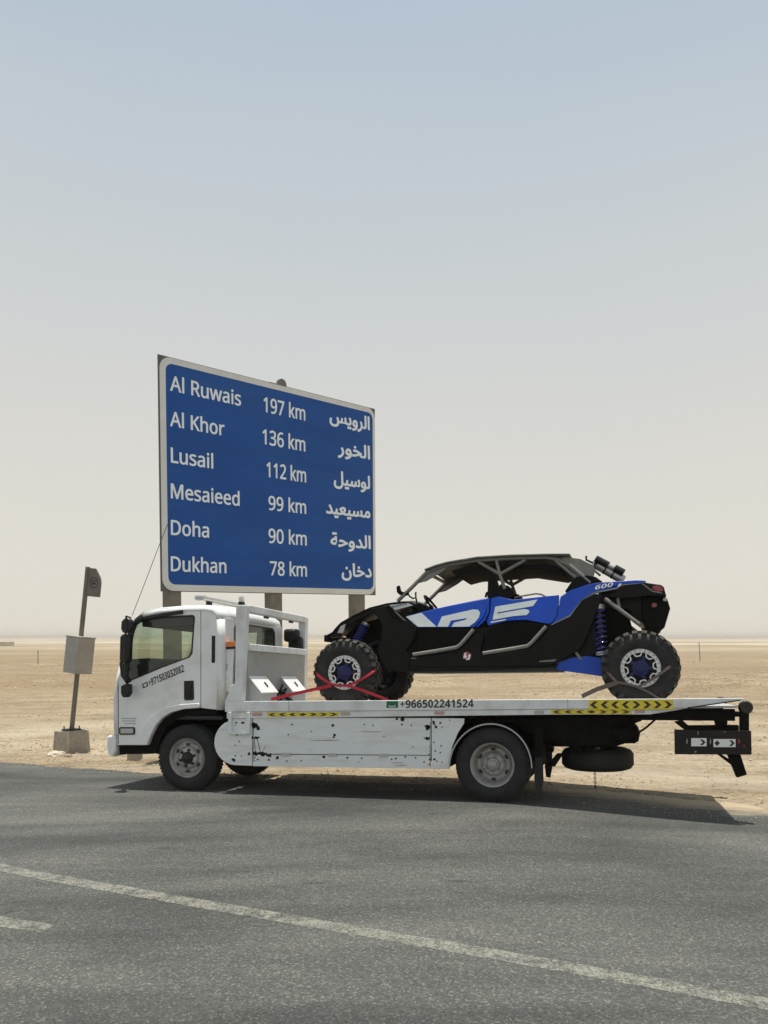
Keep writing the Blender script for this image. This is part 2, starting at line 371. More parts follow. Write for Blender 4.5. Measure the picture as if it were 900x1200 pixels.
def sand_material():
    m = bpy.data.materials.new('desert_sand'); m.use_nodes = True; N, K = m.node_tree.nodes, m.node_tree.links
    b = N['Principled BSDF']; b.inputs['Roughness'].default_value = .95; b.inputs['Specular IOR Level'].default_value = .15
    g = N.new('ShaderNodeNewGeometry').outputs['Position']
    big = mixc(N, K, .45, nz(N, K, g, .22, 8, .66, (.6, 1.0, 1), 1.0), nz(N, K, g, .035, 6, .6, (.35, 1.2, 1), .5))
    c = ramp(N, [(.28, (.15, .110, .066)), (.42, (.225, .170, .106)), (.51, (.32, .255, .170)), (.60, (.40, .335, .235)), (.68, (.48, .41, .30))]); K.new(big, c.inputs[0]); c = c.outputs[0]
    tr = nz(N, K, g, 1.3, 7, .7, (.3, 1.2, 1), .8)                           # tyre tracks and wind-swept streaks
    r = ramp(N, [(.38, (.74, .72, .69)), (.5, (1, 1, 1)), (.64, (1.14, 1.12, 1.09))]); K.new(tr, r.inputs[0])
    c = mixc(N, K, .8, c, r.outputs[0], 'MULTIPLY')
    fi = nz(N, K, g, 11, 7, .75)
    r = ramp(N, [(.38, (.55, .52, .47)), (.5, (1, 1, 1)), (.64, (1.22, 1.21, 1.19))]); K.new(fi, r.inputs[0])
    c = mixc(N, K, .85, c, r.outputs[0], 'MULTIPLY')
    rb = nz(N, K, g, .09, 4, .6, (.5, 1.2, 1)); r0 = ramp(N, [(.46, (0, 0, 0)), (.58, (1, 1, 1))]); K.new(rb, r0.inputs[0])
    st = nz(N, K, g, 4.5, 3, .85)                                            # rubble lying in fields
    r = ramp(N, [(.50, (0, 0, 0)), (.58, (.75, .75, .75))]); K.new(st, r.inputs[0])
    c = mixc(N, K, mixc(N, K, 1.0, r.outputs[0], r0.outputs[0], 'MULTIPLY'), c, (.19, .145, .095))
    sy = N.new('ShaderNodeSeparateXYZ'); K.new(g, sy.inputs[0])
    my = N.new('ShaderNodeMapRange'); my.inputs['From Min'].default_value = 13; my.inputs['From Max'].default_value = 26; my.inputs['To Min'].default_value = 1; my.inputs['To Max'].default_value = 0; K.new(sy.outputs['Y'], my.inputs['Value'])
    pn_ = nz(N, K, g, .5, 7, .68, (.4, 1.1, 1), .7); r = ramp(N, [(.40, (.0, .0, .0)), (.60, (.5, .5, .5))]); K.new(pn_, r.inputs[0])
    c = mixc(N, K, mixc(N, K, 1.0, my.outputs[0], r.outputs[0], 'MULTIPLY'), c, (.50, .44, .335))
    mb_ = N.new('ShaderNodeMapRange'); mb_.inputs['From Min'].default_value = 20; mb_.inputs['From Max'].default_value = 34; K.new(sy.outputs['Y'], mb_.inputs['Value'])
    pb_ = nz(N, K, g, .13, 7, .66, (.3, 1.0, 1), .8); r = ramp(N, [(.40, (0, 0, 0)), (.54, (.75, .75, .75))]); K.new(pb_, r.inputs[0])
    c = mixc(N, K, mixc(N, K, 1.0, mb_.outputs[0], r.outputs[0], 'MULTIPLY'), c, (.245, .180, .112))
    # pale salt flat far out
    sx = N.new('ShaderNodeSeparateXYZ'); K.new(g, sx.inputs[0])
    mr = N.new('ShaderNodeMapRange'); mr.inputs['From Min'].default_value = 70; mr.inputs['From Max'].default_value = 260; K.new(sx.outputs['Y'], mr.inputs['Value'])
    fl = nz(N, K, g, .012, 5, .6, (.25, 1, 1))
    r = ramp(N, [(.42, (0, 0, 0)), (.58, (1, 1, 1))]); K.new(fl, r.inputs[0])
    mm = N.new('ShaderNodeMath'); mm.operation = 'MULTIPLY'; K.new(mr.outputs[0], mm.inputs[0]); K.new(r.outputs[0], mm.inputs[1])
    c = mixc(N, K, mm.outputs[0], c, (.52, .46, .36))
    K.new(c, b.inputs['Base Color'])
    h = mixc(N, K, .5, nz(N, K, g, 5, 8, .7), nz(N, K, g, 35, 4, .7))
    bu = N.new('ShaderNodeBump'); bu.inputs['Strength'].default_value = .8; bu.inputs['Distance'].default_value = .05
    K.new(h, bu.inputs['Height']); K.new(bu.outputs[0], b.inputs['Normal'])
    return m

def asphalt_material(paint=False):
    m = bpy.data.materials.new('road_paint' if paint else 'old_asphalt'); m.use_nodes = True; N, K = m.node_tree.nodes, m.node_tree.links
    b = N['Principled BSDF']; b.inputs['Roughness'].default_value = .85; b.inputs['Specular IOR Level'].default_value = .3
    g = N.new('ShaderNodeNewGeometry').outputs['Position']
    big = nz(N, K, g, .55, 7, .6, (.5, 1.2, 1), .5)
    c = ramp(N, [(.30, (.044, .046, .043)), (.44, (.072, .074, .069)), (.54, (.087, .088, .082)), (.68, (.118, .118, .109))]); K.new(big, c.inputs[0]); c = c.outputs[0]
    st = nz(N, K, g, 1.3, 5, .6, (.22, 1.3, 1), .3)
    r = ramp(N, [(.36, (.74, .74, .74)), (.5, (1, 1, 1)), (.64, (1.28, 1.28, 1.25))]); K.new(st, r.inputs[0])
    c = mixc(N, K, .8, c, r.outputs[0], 'MULTIPLY')
    dk = nz(N, K, g, 1.9, 6, .6, (.4, 1.5, 1))                              # oil patches
    r = ramp(N, [(.655, (0, 0, 0)), (.69, (.7, .7, .7))]); K.new(dk, r.inputs[0])
    c = mixc(N, K, r.outputs[0], c, (.045, .045, .043))
    wv = N.new('ShaderNodeVectorMath'); wv.operation = 'ADD'; wn3 = N.new('ShaderNodeTexNoise'); wn3.inputs['Scale'].default_value = 1.6; wn3.inputs['Detail'].default_value = 6; K.new(g, wn3.inputs['Vector'])
    K.new(g, wv.inputs[0]); K.new(wn3.outputs['Color'], wv.inputs[1])
    cr = N.new('ShaderNodeTexVoronoi'); cr.feature = 'DISTANCE_TO_EDGE'; cr.inputs['Scale'].default_value = .42; K.new(wv.outputs[0], cr.inputs['Vector'])
    r = ramp(N, [(.0, (1, 1, 1)), (.006, (0, 0, 0))]); K.new(cr.outputs['Distance'], r.inputs[0])
    ck = nz(N, K, g, .5, 3, .6); r2 = ramp(N, [(.52, (0, 0, 0)), (.62, (.55, .55, .55))]); K.new(ck, r2.inputs[0])
    c = mixc(N, K, mixc(N, K, 1.0, r.outputs[0], r2.outputs[0], 'MULTIPLY'), c, (.03, .03, .028))
    vo = N.new('ShaderNodeTexVoronoi'); vo.inputs['Scale'].default_value = 100; K.new(g, vo.inputs['Vector'])
    sepc = N.new('ShaderNodeSeparateColor'); K.new(vo.outputs['Color'], sepc.inputs[0])
    r = ramp(N, [(0, (.58, .58, .58)), (.5, (.92, .92, .92)), (.86, (1.2, 1.19, 1.16)), (1, (2.2, 2.15, 2.0))]); K.new(sepc.outputs[0], r.inputs[0])
    c = mixc(N, K, .85, c, r.outputs[0], 'MULTIPLY')
    if paint:
        w = mixc(N, K, .5, nz(N, K, g, 9, 7, .75), nz(N, K, g, 60, 3, .7))
        r = ramp(N, [(.44, (0, 0, 0)), (.58, (.8, .8, .8))]); K.new(w, r.inputs[0])
        c = mixc(N, K, r.outputs[0], c, (.30, .29, .235))
    else:
        # blown sand lying on the asphalt along its edge
        xx = N.new('ShaderNodeVectorMath'); xx.operation = 'DOT_PRODUCT'; K.new(g, xx.inputs[0]); xx.inputs[1].default_value = (en.x, en.y, 0)
        mr = N.new('ShaderNodeMapRange'); k = E1.dot(en); mr.inputs['From Min'].default_value = k - .45; mr.inputs['From Max'].default_value = k + .85; K.new(xx.outputs['Value'], mr.inputs['Value'])
        n2 = nz(N, K, g, 2.5, 8, .75, (.5, 1.4, 1))
        ad = N.new('ShaderNodeMath'); ad.operation = 'ADD'; K.new(mr.outputs[0], ad.inputs[0]); K.new(n2, ad.inputs[1])
        r = ramp(N, [(.0, (0, 0, 0)), (.96, (0, 0, 0)), (1.0, (.0, .0, .0))])
        mr2 = N.new('ShaderNodeMapRange'); mr2.inputs['From Min'].default_value = .98; mr2.inputs['From Max'].default_value = 1.35; mr2.inputs['To Max'].default_value = .9; K.new(ad.outputs[0], mr2.inputs['Value'])
        c = mixc(N, K, mr2.outputs[0], c, (.44, .35, .23))
    K.new(c, b.inputs['Base Color'])
    bu = N.new('ShaderNodeBump'); bu.inputs['Strength'].default_value = .5; bu.inputs['Distance'].default_value = .008
    h = mixc(N, K, .6, vo.outputs['Distance'], nz(N, K, g, 22, 5, .7)); K.new(h, bu.inputs['Height']); K.new(bu.outputs[0], b.inputs['Normal'])
    return m
M_SAND, M_ASPHALT, M_PAINT = sand_material(), asphalt_material(), asphalt_material(True)

rows = [-30, -12, -4, 0, 2, 4, 5, 6]
y = 6.3
while y < 9000:
    rows.append(y); y += .09 + max(0, (y - 13)) * .016
cols = [-1.6 + 3.2 * i / 260 for i in range(261)]
def sand_pos(y, c):
    x = c * (12 + abs(y) * .95); return (x, y, sand_h(x, y))
me = grid_mesh('desert_ground', rows, cols, sand_pos); me.materials.append(M_SAND)
o = bpy.data.objects.new('desert_ground', me); COL.objects.link(o); tag(o, kind='structure')
# asphalt: columns run along its edge, rows towards and behind the camera
ss = []
s = -90.0
while s < 110:
    ss.append(s); s += .07 if -4 < s < 14 else .2 if -10 < s < 20 else 2.0
ts = [0, .03, .08, .15, .25, .4] + [.6 + .22 * k for k in range(48)] + [12, 15, 22, 34]
def asph_pos(t, s):
    j = -(.15 * noise.noise(Vector((s * .7, 3.1, 0))) + .10 * noise.noise(Vector((s * 2.3, 1.1, 0))) + .06 * noise.noise(Vector((s * 7.1, 7.7, 0))) + .03 * noise.noise(Vector((s * 19, 2.7, 0))))
    p = E1 + ed * s + en * ((j + bulge(s)) * max(0, 1 - t / 2.6) - t)
    return (p.x, p.y, base_h(p.x, p.y) + (.012 if t > 0 else -.02))
me = grid_mesh('asphalt_road', ts, ss, asph_pos); me.materials.append(M_ASPHALT)
o = bpy.data.objects.new('asphalt_road', me); COL.objects.link(o); tag(o, kind='structure')
ROADZ = .012
def on_road(px, py): return walk(px, py, lambda x, y: base_h(x, y) + ROADZ + .0012)
def marking(name, top, bot):
    def dens(l):
        out = []
        for (a, b) in zip(l, l[1:]):
            for k in range(12): out.append((a[0] + (b[0] - a[0]) * k / 12, a[1] + (b[1] - a[1]) * k / 12))
        return out + [l[-1]]
    A = [Vector(on_road(*p)) for p in dens(top)]; B = [Vector(on_road(*p)) for p in dens(bot)]
    for i, (a, b) in enumerate(zip(A, B)):
        d = (a - b).normalized()
        a += d * .010 * noise.noise(Vector((i * 1.7, 0, 0))); b += d * .010 * noise.noise(Vector((i * 1.7, 5, 0)))
    mb = MB(); n = len(A); mb.add(A + B, [(i, n + i, n + i + 1, i + 1) for i in range(n - 1)])
    o = mb.build(name, M_PAINT); return tag(o, kind='structure')
marking('edge_line_marking', [(-260, 974), (0, 1012), (50, 1022), (225, 1052), (450, 1090.5), (675, 1129), (900, 1170), (1200, 1222)],
        [(-260, 979), (0, 1021), (50, 1031.5), (225, 1062.5), (450, 1102), (675, 1142), (900, 1184), (1200, 1238)])
marking('dash_marking', [(-70, 1063), (0, 1073.5), (64, 1084)], [(-90, 1071), (0, 1086), (47, 1093)])

# ------------------------------------------------------------------ the tow truck
truck = thing('tow_truck', T, 'white flatbed recovery truck parked at the roadside carrying the blue buggy', 'truck')
W = 2.0
def rail_w(u): return 1.078 + (u + 3.12) * .0037        # top of the bed's side rail
def deck_w(u): return rail_w(u) - .073

def truck_wheel(cu, v, side, D, width, dish, parent=truck, holes=6):
    """side = -1: outer face towards the camera"""
    r = D / 2; c = (cu, v, r); ax = (0, -side * -1 if False else -side, 0)
    ax = (0, 1, 0) if side < 0 else (0, -1, 0)            # axis points inwards from the outer face
    rim = MB()
    rim.lathe([(.232, .012), (.236, .002), (.232, -.004), (.222, .006), (.212, .03), (.204, dish * .7 + .02), (.192, dish + .01)], c, ax, 44)
    mid = dish
    rim.lathe([(.192, mid + .01), (.176, mid - .012), (.150, mid - .016), (.128, mid + .004), (.118, mid - .02), (.10, mid - .028), (.0, mid - .03)], c, ax, 44)
    rim.lathe([(.19, mid + .06), (.19, width - .03), (.215, width - .012)], c, ax, 32)
    o = rim.build('wheel', M_RIM, parent, smooth=50)
    ty = MB()
    ty.lathe([(.216, .022), (.236, .004), (.27, -.014), (.31, -.018), (.345, -.006), (r - .018, .012), (r - .004, .03), (r, .05), (r, width * .5 - .012), (r - .012, width * .5 - .010), (r - .012, width * .5 + .010), (r, width * .5 + .012), (r, width - .05), (r - .004, width - .03),
              (r - .018, width - .012), (.345, width + .006), (.31, width + .018), (.26, width + .014), (.226, width - .004), (.205, width - .02)], c, ax, 64)
    for k in range(54):
        a = 2 * math.pi * k / 54
        for q in (.03, width - .03):
            ty.box((c[0] + math.cos(a) * (r - .014), c[1] + ax[1] * q, c[2] + math.sin(a) * (r - .014)), (.014, .05, .026), Euler((0, -a, 0)))
    ty.build('tyre', M_TYRE, o)
    hb = MB(); hub_out = mid - .07 if dish < .06 else mid - .10
    hb.lathe([(.075, mid - .02), (.072, mid - .045), (.06, mid - .06), (.048, mid - .062), (.045, hub_out), (.03, hub_out - .012), (0, hub_out - .014)], c, ax, 24)
    for k in range(6):
        a = 2 * math.pi * (k + .3) / 6
        q = (c[0] + .095 * math.cos(a), c[1], c[2] + .095 * math.sin(a))
        hb.lathe([(.017, mid - .02), (.017, mid - .05), (.010, mid - .058), (0, mid - .058)], q, ax, 8)
    hb.build('hub', M_DARKSTEEL if dish < .06 else M_RIM, o)
    for k in range(holes):
        ho = MB(); a = 2 * math.pi * (k + .5) / holes
        ca, sa = math.cos(a), math.sin(a)
        pts = [(.160 + .017 * math.cos(R(t)), .030 * math.sin(R(t))) for t in range(0, 360, 36)]
        fn = lambda h: (lambda p, q: (c[0] + ca * p - sa * q, c[1] + ax[1] * h, c[2] + sa * p + ca * q))
        ho.prism([pts], fn(mid - .019), fn(mid + .0)); ho.build('hand_hole', M_INK, o)
    return o
UF = T.L(219, 890, .1)[0]
D = .80
truck_wheel(UF, .10, -1, D, .20, .045)
truck_wheel(UF, W - .14, 1, D, .20, .045)
truck_wheel(0, .03, -1, D, .20, .125); truck_wheel(0, .28, -1, D, .20, .125)
truck_wheel(0, W - .03, 1, D, .20, .125); truck_wheel(0, W - .28, 1, D, .20, .125)

# chassis
m = MB()
for v in (.60, 1.30): m.span(-4.35, 1.25, v - .04, v + .04, .56, .78)
for u in (-3.9, -2.6, -1.4, -.5, .5, 1.15): m.span(u - .05, u + .05, .60, 1.30, .60, .74)
m.build('chassis_frame', M_CHASSIS, truck, bevel=.006)
m = MB(); m.tube([(0, .2, D / 2), (0, W - .2, D / 2)], .07, 12); m.lathe([(.001, -.16), (.13, -.13), (.18, 0), (.13, .13), (.001, .16)], (0, 1.0, D / 2), (1, 0, 0), 20)
m.span(-.6, .6, .58, .66, .50, .545); m.span(-.6, .6, 1.28, 1.36, .50, .545); m.span(-.08, .08, .54, .70, .42, .56); m.span(-.08, .08, 1.24, 1.40, .42, .56)
m.build('rear_axle', M_CHASSIS, truck)
m = MB(); m.tube([(UF, .2, D / 2 - .05), (UF, W - .25, D / 2 - .05)], .055, 10); m.span(UF - .5, UF + .5, .56, .64, .46, .50); m.span(UF - .5, UF + .5, 1.26, 1.34, .46, .50)
m.build('front_axle', M_CHASSIS, truck)
m = MB(); m.span(-4.1, -3.05, .66, 1.24, .42, 1.0); m.span(-3.1, -2.35, .75, 1.15, .40, .78); m.tube([(-2.4, .95, .58), (-.2, 1.0, .42)], .05, 10)
m.build('engine_block', M_CHASSIS, truck, bevel=.02)

# cab: a rounded shell swept along its side profile, with door plates let into it
CV0, CV1 = .08, 1.88
prof_px = [(131.5, 862), (130.8, 838), (131, 815), (133.5, 797), (138, 778), (143, 757), (149, 738), (156, 725), (166, 717), (185, 712), (215, 709.5), (240, 709), (250, 710.5), (257, 716), (260, 725), (261, 745), (261, 790), (260, 832)]
prof = [Vector(T.L(x, y, CV0)) for x, y in prof_px]
prof_n = []
for i in range(len(prof)):
    a = prof[max(0, i - 1)]; b = prof[min(len(prof) - 1, i + 1)]; t = (b - a).normalized()
    prof_n.append(Vector((t.y, -t.x)))
RC = .07
def shell(i0, i1, mode='all', crown=0.0, t_in=0.0, only=None):
    st = []
    half = [(RC * (1 - math.sin(R(a))), RC * (1 - math.cos(R(a)))) for a in (0, 18, 36, 54, 72, 90)]
    left = [(d + t_in, CV0 + dv) for d, dv in half]; right = [(d + t_in, CV1 - dv) for d, dv in reversed(half)]
    midv = [(t_in - crown * math.sin(math.pi * k / 8), CV0 + RC + (CV1 - CV0 - 2 * RC) * k / 8) for k in range(1, 8)]
    groups = [left + midv + right] if mode == 'all' else [left, right] if mode == 'edges' else [[left[-1]] + midv + [right[0]]]
    mb = MB()
    if only is not None: groups = [groups[only]]
    for gsta in groups:
        n = len(gsta); vs = []
        for i in range(i0, i1 + 1):
            for (d, v) in gsta:
                p = prof[i] + prof_n[i] * d; vs.append((p.x, v, p.y))
        mb.add(vs, [(a * n + b, a * n + b + 1, (a + 1) * n + b + 1, (a + 1) * n + b) for a in range(i1 - i0) for b in range(n - 1)])
    return mb
def solid(o, t=.012):
    s = o.modifiers.new('thick', 'SOLIDIFY'); s.thickness = t; s.offset = 0; return o
solid(shell(0, 4, 'all', .05).build('front_panel', M_WHITE, truck, smooth=50))
for k in (0, 1): solid(shell(4, 8, 'edges', only=k).build('windscreen_pillar', M_BLACK, truck, smooth=50), .02)
solid(shell(4, 8, 'mid', .05).build('windscreen', M_GLASS, truck, smooth=60), .004)
solid(shell(8, 14, 'all', .035).build('roof', M_WHITE, truck, smooth=60))
for k in (0, 1): solid(shell(14, 17, 'edges', only=k).build('rear_corner', M_WHITE, truck, smooth=60))
ur = prof[15].x
def rear_pt(v, w, du=0.0): return (ur + du, v, w)
wr0, wr1 = prof[17].y, prof[14].y + .01
win = [(.42, 1.58), (1.50, 1.58), (1.54, 1.62), (1.54, 1.97), (1.48, 2.03), (.44, 2.03), (.38, 1.97), (.38, 1.62)]
out = [(CV0 + RC, wr0), (CV1 - RC, wr0), (CV1 - RC, wr1), (CV0 + RC, wr1)]
m = MB(); m.prism([out, win], lambda a, b: rear_pt(a, b, -.006), lambda a, b: rear_pt(a, b, .006)); m.build('rear_wall', M_WHITE, truck)
def scale_poly(p, k):
    cx = sum(q[0] for q in p) / len(p); cy = sum(q[1] for q in p) / len(p); return [(cx + (a - cx) * k, cy + (b - cy) * k) for a, b in p]
m = MB(); m.prism([scale_poly(win, 1.03), scale_poly(win, .95)], lambda a, b: rear_pt(a, b, .008), lambda a, b: rear_pt(a, b, .016)); rs = m.build('rear_window', M_BLACK, truck)
m = MB(); m.prism([scale_poly(win, .99)], lambda a, b: rear_pt(a, b, -.002), lambda a, b: rear_pt(a, b, .003)); m.build('pane', M_REARGLASS, rs)

# side of the cab, split at the door seam
ins = [prof[i] + prof_n[i] * RC for i in range(len(prof))]
def to_px(p, v):                                        # back to photo pixels, so all outlines share one space
    q = T.M @ Vector((p[0], v, p[1])); return (CX + FOC * q.x / q.y, CY - FOC * (q.z - CAMH) / q.y)
ins_px = [to_px(p, CV0) for p in ins]
arch = [(174, 873), (178, 862), (184, 850), (192, 841), (203, 834.5), (216, 831), (235, 829.5)]
side_out = [(137.5, 873)] + ins_px[1:-1] + [(255, 831.5), (247, 831)] + list(reversed(arch))
def clip(poly, f):
    out = []
    for i, p in enumerate(poly):
        q = poly[(i + 1) % len(poly)]; a, b = f(p), f(q)
        if a >= 0: out.append(p)
        if (a > 0 > b) or (a < 0 < b):
            t = a / (a - b); out.append((p[0] + (q[0] - p[0]) * t, p[1] + (q[1] - p[1]) * t))
    return out
window = [(157.5, 731), (163, 727), (190, 722.5), (226, 720.5), (228.6, 723), (225.5, 766), (222, 770.5), (210, 775), (190, 782.5), (165, 793), (152, 798.5), (146.5, 798), (148, 780), (151, 757), (154, 741)]
door_poly = clip(side_out, lambda p: 234.7 - p[0]); quarter = clip(side_out, lambda p: p[0] - 235.6)
corner = clip(clip(door_poly, lambda p: 149.6 - p[0]), lambda p: p[1] - 803); 
def dclip(p): return p
for far in (False, True):
    at = CV0 if not far else CV1 - .03
    m = MB(); m.plate(T, [door_poly, window], CV0, .03, at); dr = m.build('door', M_WHITE, truck, bevel=.004)
    m = MB(); m.plate(T, [quarter], CV0, .03, at); m.build('cab_side_panel', M_WHITE, truck, bevel=.005)
    m = MB(); m.plate(T, [scale_poly(window, 1.0), [(p[0] + (192 - p[0]) * .045, p[1] + (755 - p[1]) * .055) for p in window]], CV0, .034, at - (.004 if not far else 0)); m.build('window_seal', M_BLACK, dr)
    m = MB(); m.plate(T, [scale_poly(window, .985)], CV0, .004, at + .012); m.build('pane', M_GLASS, dr)
    if not far:
        m = MB(); m.plate(T, [[(138.2, 800), (139, 800), (139, 872), (138.2, 872)]], CV0, .004, at - .002); m.build('seam', M_BLACK, dr)
        m = MB(); m.plate(T, [[(216, 798), (227, 797.5), (227.5, 819), (226, 820.5), (217, 820.5), (216, 819)]], CV0, .02, at - .012); h = m.build('handle', M_BLACK, dr, bevel=.006)
        m = MB(); m.plate(T, [[(219, 803), (224.5, 803), (224.5, 816), (219, 816)]], CV0, .02, at - .024); m.build('grip', M_BLACK, h, bevel=.006)
        # arch flare
        outer = [(159.5, 873), (164, 860), (172, 846), (182, 836), (196, 828.5), (214, 825), (235, 824)]
        m = MB(); m.plate(T, [arch + list(reversed(outer))], CV0, .06, at - .036); m.build('arch_flare', M_WHITE, dr, bevel=.010)
        m = MB(); m.plate(T, [[(160, 728), (172, 722.5), (190, 719), (215, 715), (215, 719.5), (190, 723), (173, 726), (163, 731)]], CV0, .03, at - .04); m.build('window_visor', M_BLACK, dr, bevel=.004)
        # phone number on the door
        a = T.P(174.5, 804.5, CV0 - .0035); b = T.P(216, 787, CV0 - .0035); ux = (b - a).normalized(); uy = Vector((-ux.z * .6, 0, 1)).normalized()
        lettering(mathsans('+971503032082', True), M_INK, dr, a, ux, uy, (b - a).length, .088)
        m = MB(); fl = [(166.5, 801.5), (172.5, 799), (173.8, 804), (168, 806.7)]; m.plate(T, [fl, scale_poly(fl, .62)], CV0, .002, at - .0035); m.build('flag_print', M_INK, dr)
        for k, (x0, x1, y) in enumerate(((142.5, 159, 842), (143, 159, 845), (146, 159, 848))):
            m = MB(); x = x0
            while x < x1:
                w = random.uniform(.6, 1.8); m.plate(T, [[(x, y - .8), (x + w, y - .8), (x + w, y + .5), (x, y + .5)]], CV0, .002, at - .003); x += w + random.uniform(.25, .6)
            m.build('small_print', M_GREYPAINT, dr)
        m = MB(); m.plate(T, [[(139.5, 820), (149.5, 820), (149.5, 838), (139.5, 838)]], CV0, .002, at - .0025); m.build('door_sticker', M_WHITEPRINT, dr)
m = MB(); m.plate(T, [[(141, 852), (157.5, 852), (158.5, 853.5), (158.5, 859.5), (157.5, 861), (141, 861), (140, 859.5), (140, 853.5)]], CV0, .02, CV0 - .012); lm = m.build('side_lamp', M_BLACK, truck, bevel=.004)
m = MB(); m.plate(T, [[(142, 853.6), (156.8, 853.6), (156.8, 859.4), (142, 859.4)]], CV0, .01, CV0 - .018); m.build('lens', M_CLEAR, lm, bevel=.003)
m = MB(); m.plate(T, [[(248.3, 745), (252.3, 745), (252, 776), (250.5, 777), (248, 776.5)]], CV0, .01, CV0 - .006); m.build('air_vent', M_BLACK, truck, bevel=.003)
# interior
m = MB(); m.plate(T, [[(135, 800), (140, 780), (148, 772), (168, 771), (180, 779), (184, 800), (180, 835), (137, 835)]], CV0, CV1 - CV0 - .2, CV0 + .1); m.build('dashboard', M_DASH, truck, bevel=.02)
m = MB(); m.lathe([(.19 + .016 * math.cos(R(a)), .016 * math.sin(R(a))) for a in range(0, 360, 45)], T.P(184, 789, .55), (.75, 0, .66), 28, closed=True)
m.tube([T.P(184, 789, .55), T.P(170, 806, .55)], .03, 8); m.build('steering_wheel', M_DASH, truck)
for v in (.44, 1.0, 1.50):
    m = MB(); m.plate(T, [[(205, 800), (243, 800), (250, 762), (240, 760), (232, 795), (205, 793)]], .3, .46, v - .23); st = m.build('cab_seat', M_SEAT, truck, bevel=.03)
m = MB(); m.span(prof[0].x + .15, ur - .02, CV0 + .04, CV1 - .04, .86, .90); m.build('cab_floor', M_DASH, truck)
m = MB(); m.plate(T, [[(162, 723), (180, 716), (250, 714), (255, 720), (254, 730), (215, 732), (180, 733), (164, 734)]], CV0, CV1 - CV0 - .12, CV0 + .06); m.build('headlining', M_SEAT, truck)
# wheel well
m = MB(); m.plate(T, [[(172, 880), (178, 856), (186, 843), (200, 834), (220, 831), (252, 832), (252, 838), (222, 838), (206, 842), (194, 851), (186, 866), (182, 884)]], CV0, .55, CV0 + .035); m.build('wheel_well', M_CHASSIS, truck)
m = MB(); m.plate(T, [[(137, 873.5), (176, 873.5), (177, 884), (137, 884.5)]], CV0, CV1 - CV0 - .1, CV0 + .05); m.build('lower_valance', M_CHASSIS, truck, bevel=.01)
a = T.L(124, 887, CV0); b = T.L(136, 861, CV0)
m = MB(); m.plate(T, [[(125.5, 862), (135.5, 861), (135.5, 880), (132, 887.5), (127, 884), (124.8, 874)]], CV0, CV1 - CV0, CV0); m.build('front_bumper', M_WHITE, truck, bevel=.02)
m = MB(); m.plate(T, [[(128.6, 813), (132, 812), (132, 858), (129.4, 858)]], CV0, CV1 - CV0 - .3, CV0 + .15); m.build('grille', M_GREYPAINT, truck, bevel=.01)
# mirrors
m = MB(); pv = -.14
for pts in ([(152, 722), (146, 720), (146, 800), (152, 806)], ):
    m.tube([T.P(153, 724, .08), T.P(148, 722, pv), T.P(146.5, 760, pv), T.P(147, 798, pv), T.P(153, 806, .08)], .013, 8)
mi = m.build('mirror_arm', M_BLACK, truck)
m = MB(); m.plate(T, [[(141.5, 728), (145, 724.5), (152, 725), (154, 729), (153.5, 739), (150, 742), (143, 741.5), (141, 737)]], pv, .07); m.build('round_mirror', M_BLACK, mi, bevel=.02)
m = MB(); m.plate(T, [[(140, 746), (143, 743), (149, 743), (151.5, 747), (150.5, 773), (148, 777), (142, 777), (139.5, 773)]], pv, .09); m.build('main_mirror', M_BLACK, mi, bevel=.02)
m = MB(); m.plate(T, [[(141, 804), (146, 801.5), (151.5, 801.5), (152, 812), (149, 817), (143.5, 817.5), (141.3, 813)]], pv + .05, .07); m.build('kerb_mirror', M_BLACK, mi, bevel=.02)
m = MB(); m.plate(T, [[(139.5, 778), (149, 777), (150, 786), (147, 790), (152, 799), (147, 801), (141, 792)]], pv + .03, .05); m.build('mirror_bracket', M_BLACK, mi, bevel=.01)
m = MB(); m.tube([T.P(155, 721, .12), T.P(174, 672, .12), T.P(190, 630, .12), T.P(204, 596, .12)], .004, 5); m.build('antenna', M_BLACK, truck)
# light bar across the roof, beacon
ul, wl_ = T.L(238, 703, .25)
m = MB(); m.box((ul, .94, wl_ + .02), (.10, 1.50, .055)); lb = m.build('light_bar', M_ALU, truck, bevel=.02)
m = MB(); m.box((ul - .0, .19, wl_ + .02), (.13, .10, .075)); m.build('lens', M_CLEAR, lb, bevel=.025)
for v in (.4, 1.5):
    m = MB(); m.span(ul - .03, ul + .03, v - .03, v + .03, wl_ - .09, wl_); m.build('foot', M_BLACK, lb, bevel=.005)
m = MB(); bp = T.P(283, 707, .25); m.lathe([(.0, .085), (.028, .08), (.034, .06), (.034, .012)], bp, (0, 0, 1), 14); bc = m.build('beacon', M_CLEAR, truck)
m = MB(); m.lathe([(.04, .014), (.04, -.02), (0, -.02)], bp, (0, 0, 1), 14); m.build('base', M_BLACK, bc)
# white plate with the amber marker behind the cab, intake snorkel on the far side
m = MB(); m.plate(T, [[(258.5, 761), (274, 760), (272, 811), (257, 810.5)]], .16, .04); m.build('side_plate', M_WHITE, truck, bevel=.006)
m = MB(); m.plate(T, [[(264, 752), (273.5, 751), (273.5, 758), (264, 758.5)]], .16, .06); am = m.build('marker_lamp', M_AMBER, truck, bevel=.006)
m = MB(); m.plate(T, [[(260, 758.6), (274, 758), (274, 760), (260, 761)]], .15, .08); m.build('bracket', M_BLACK, am)
m = MB(); m.plate(T, [[(262, 778), (266.5, 777.5), (266, 785), (261.5, 786)]], .16, .004, .155); m.build('notice_sticker', M_GREYPAINT, truck)
uu = ur + .10
m = MB(); m.span(uu, uu + .2, 1.78, 1.98, 1.50, 1.93); m.span(uu - .05, uu + .15, 1.74, 1.90, 1.86, 2.04); m.build('air_intake', M_BLACK, truck, bevel=.04)
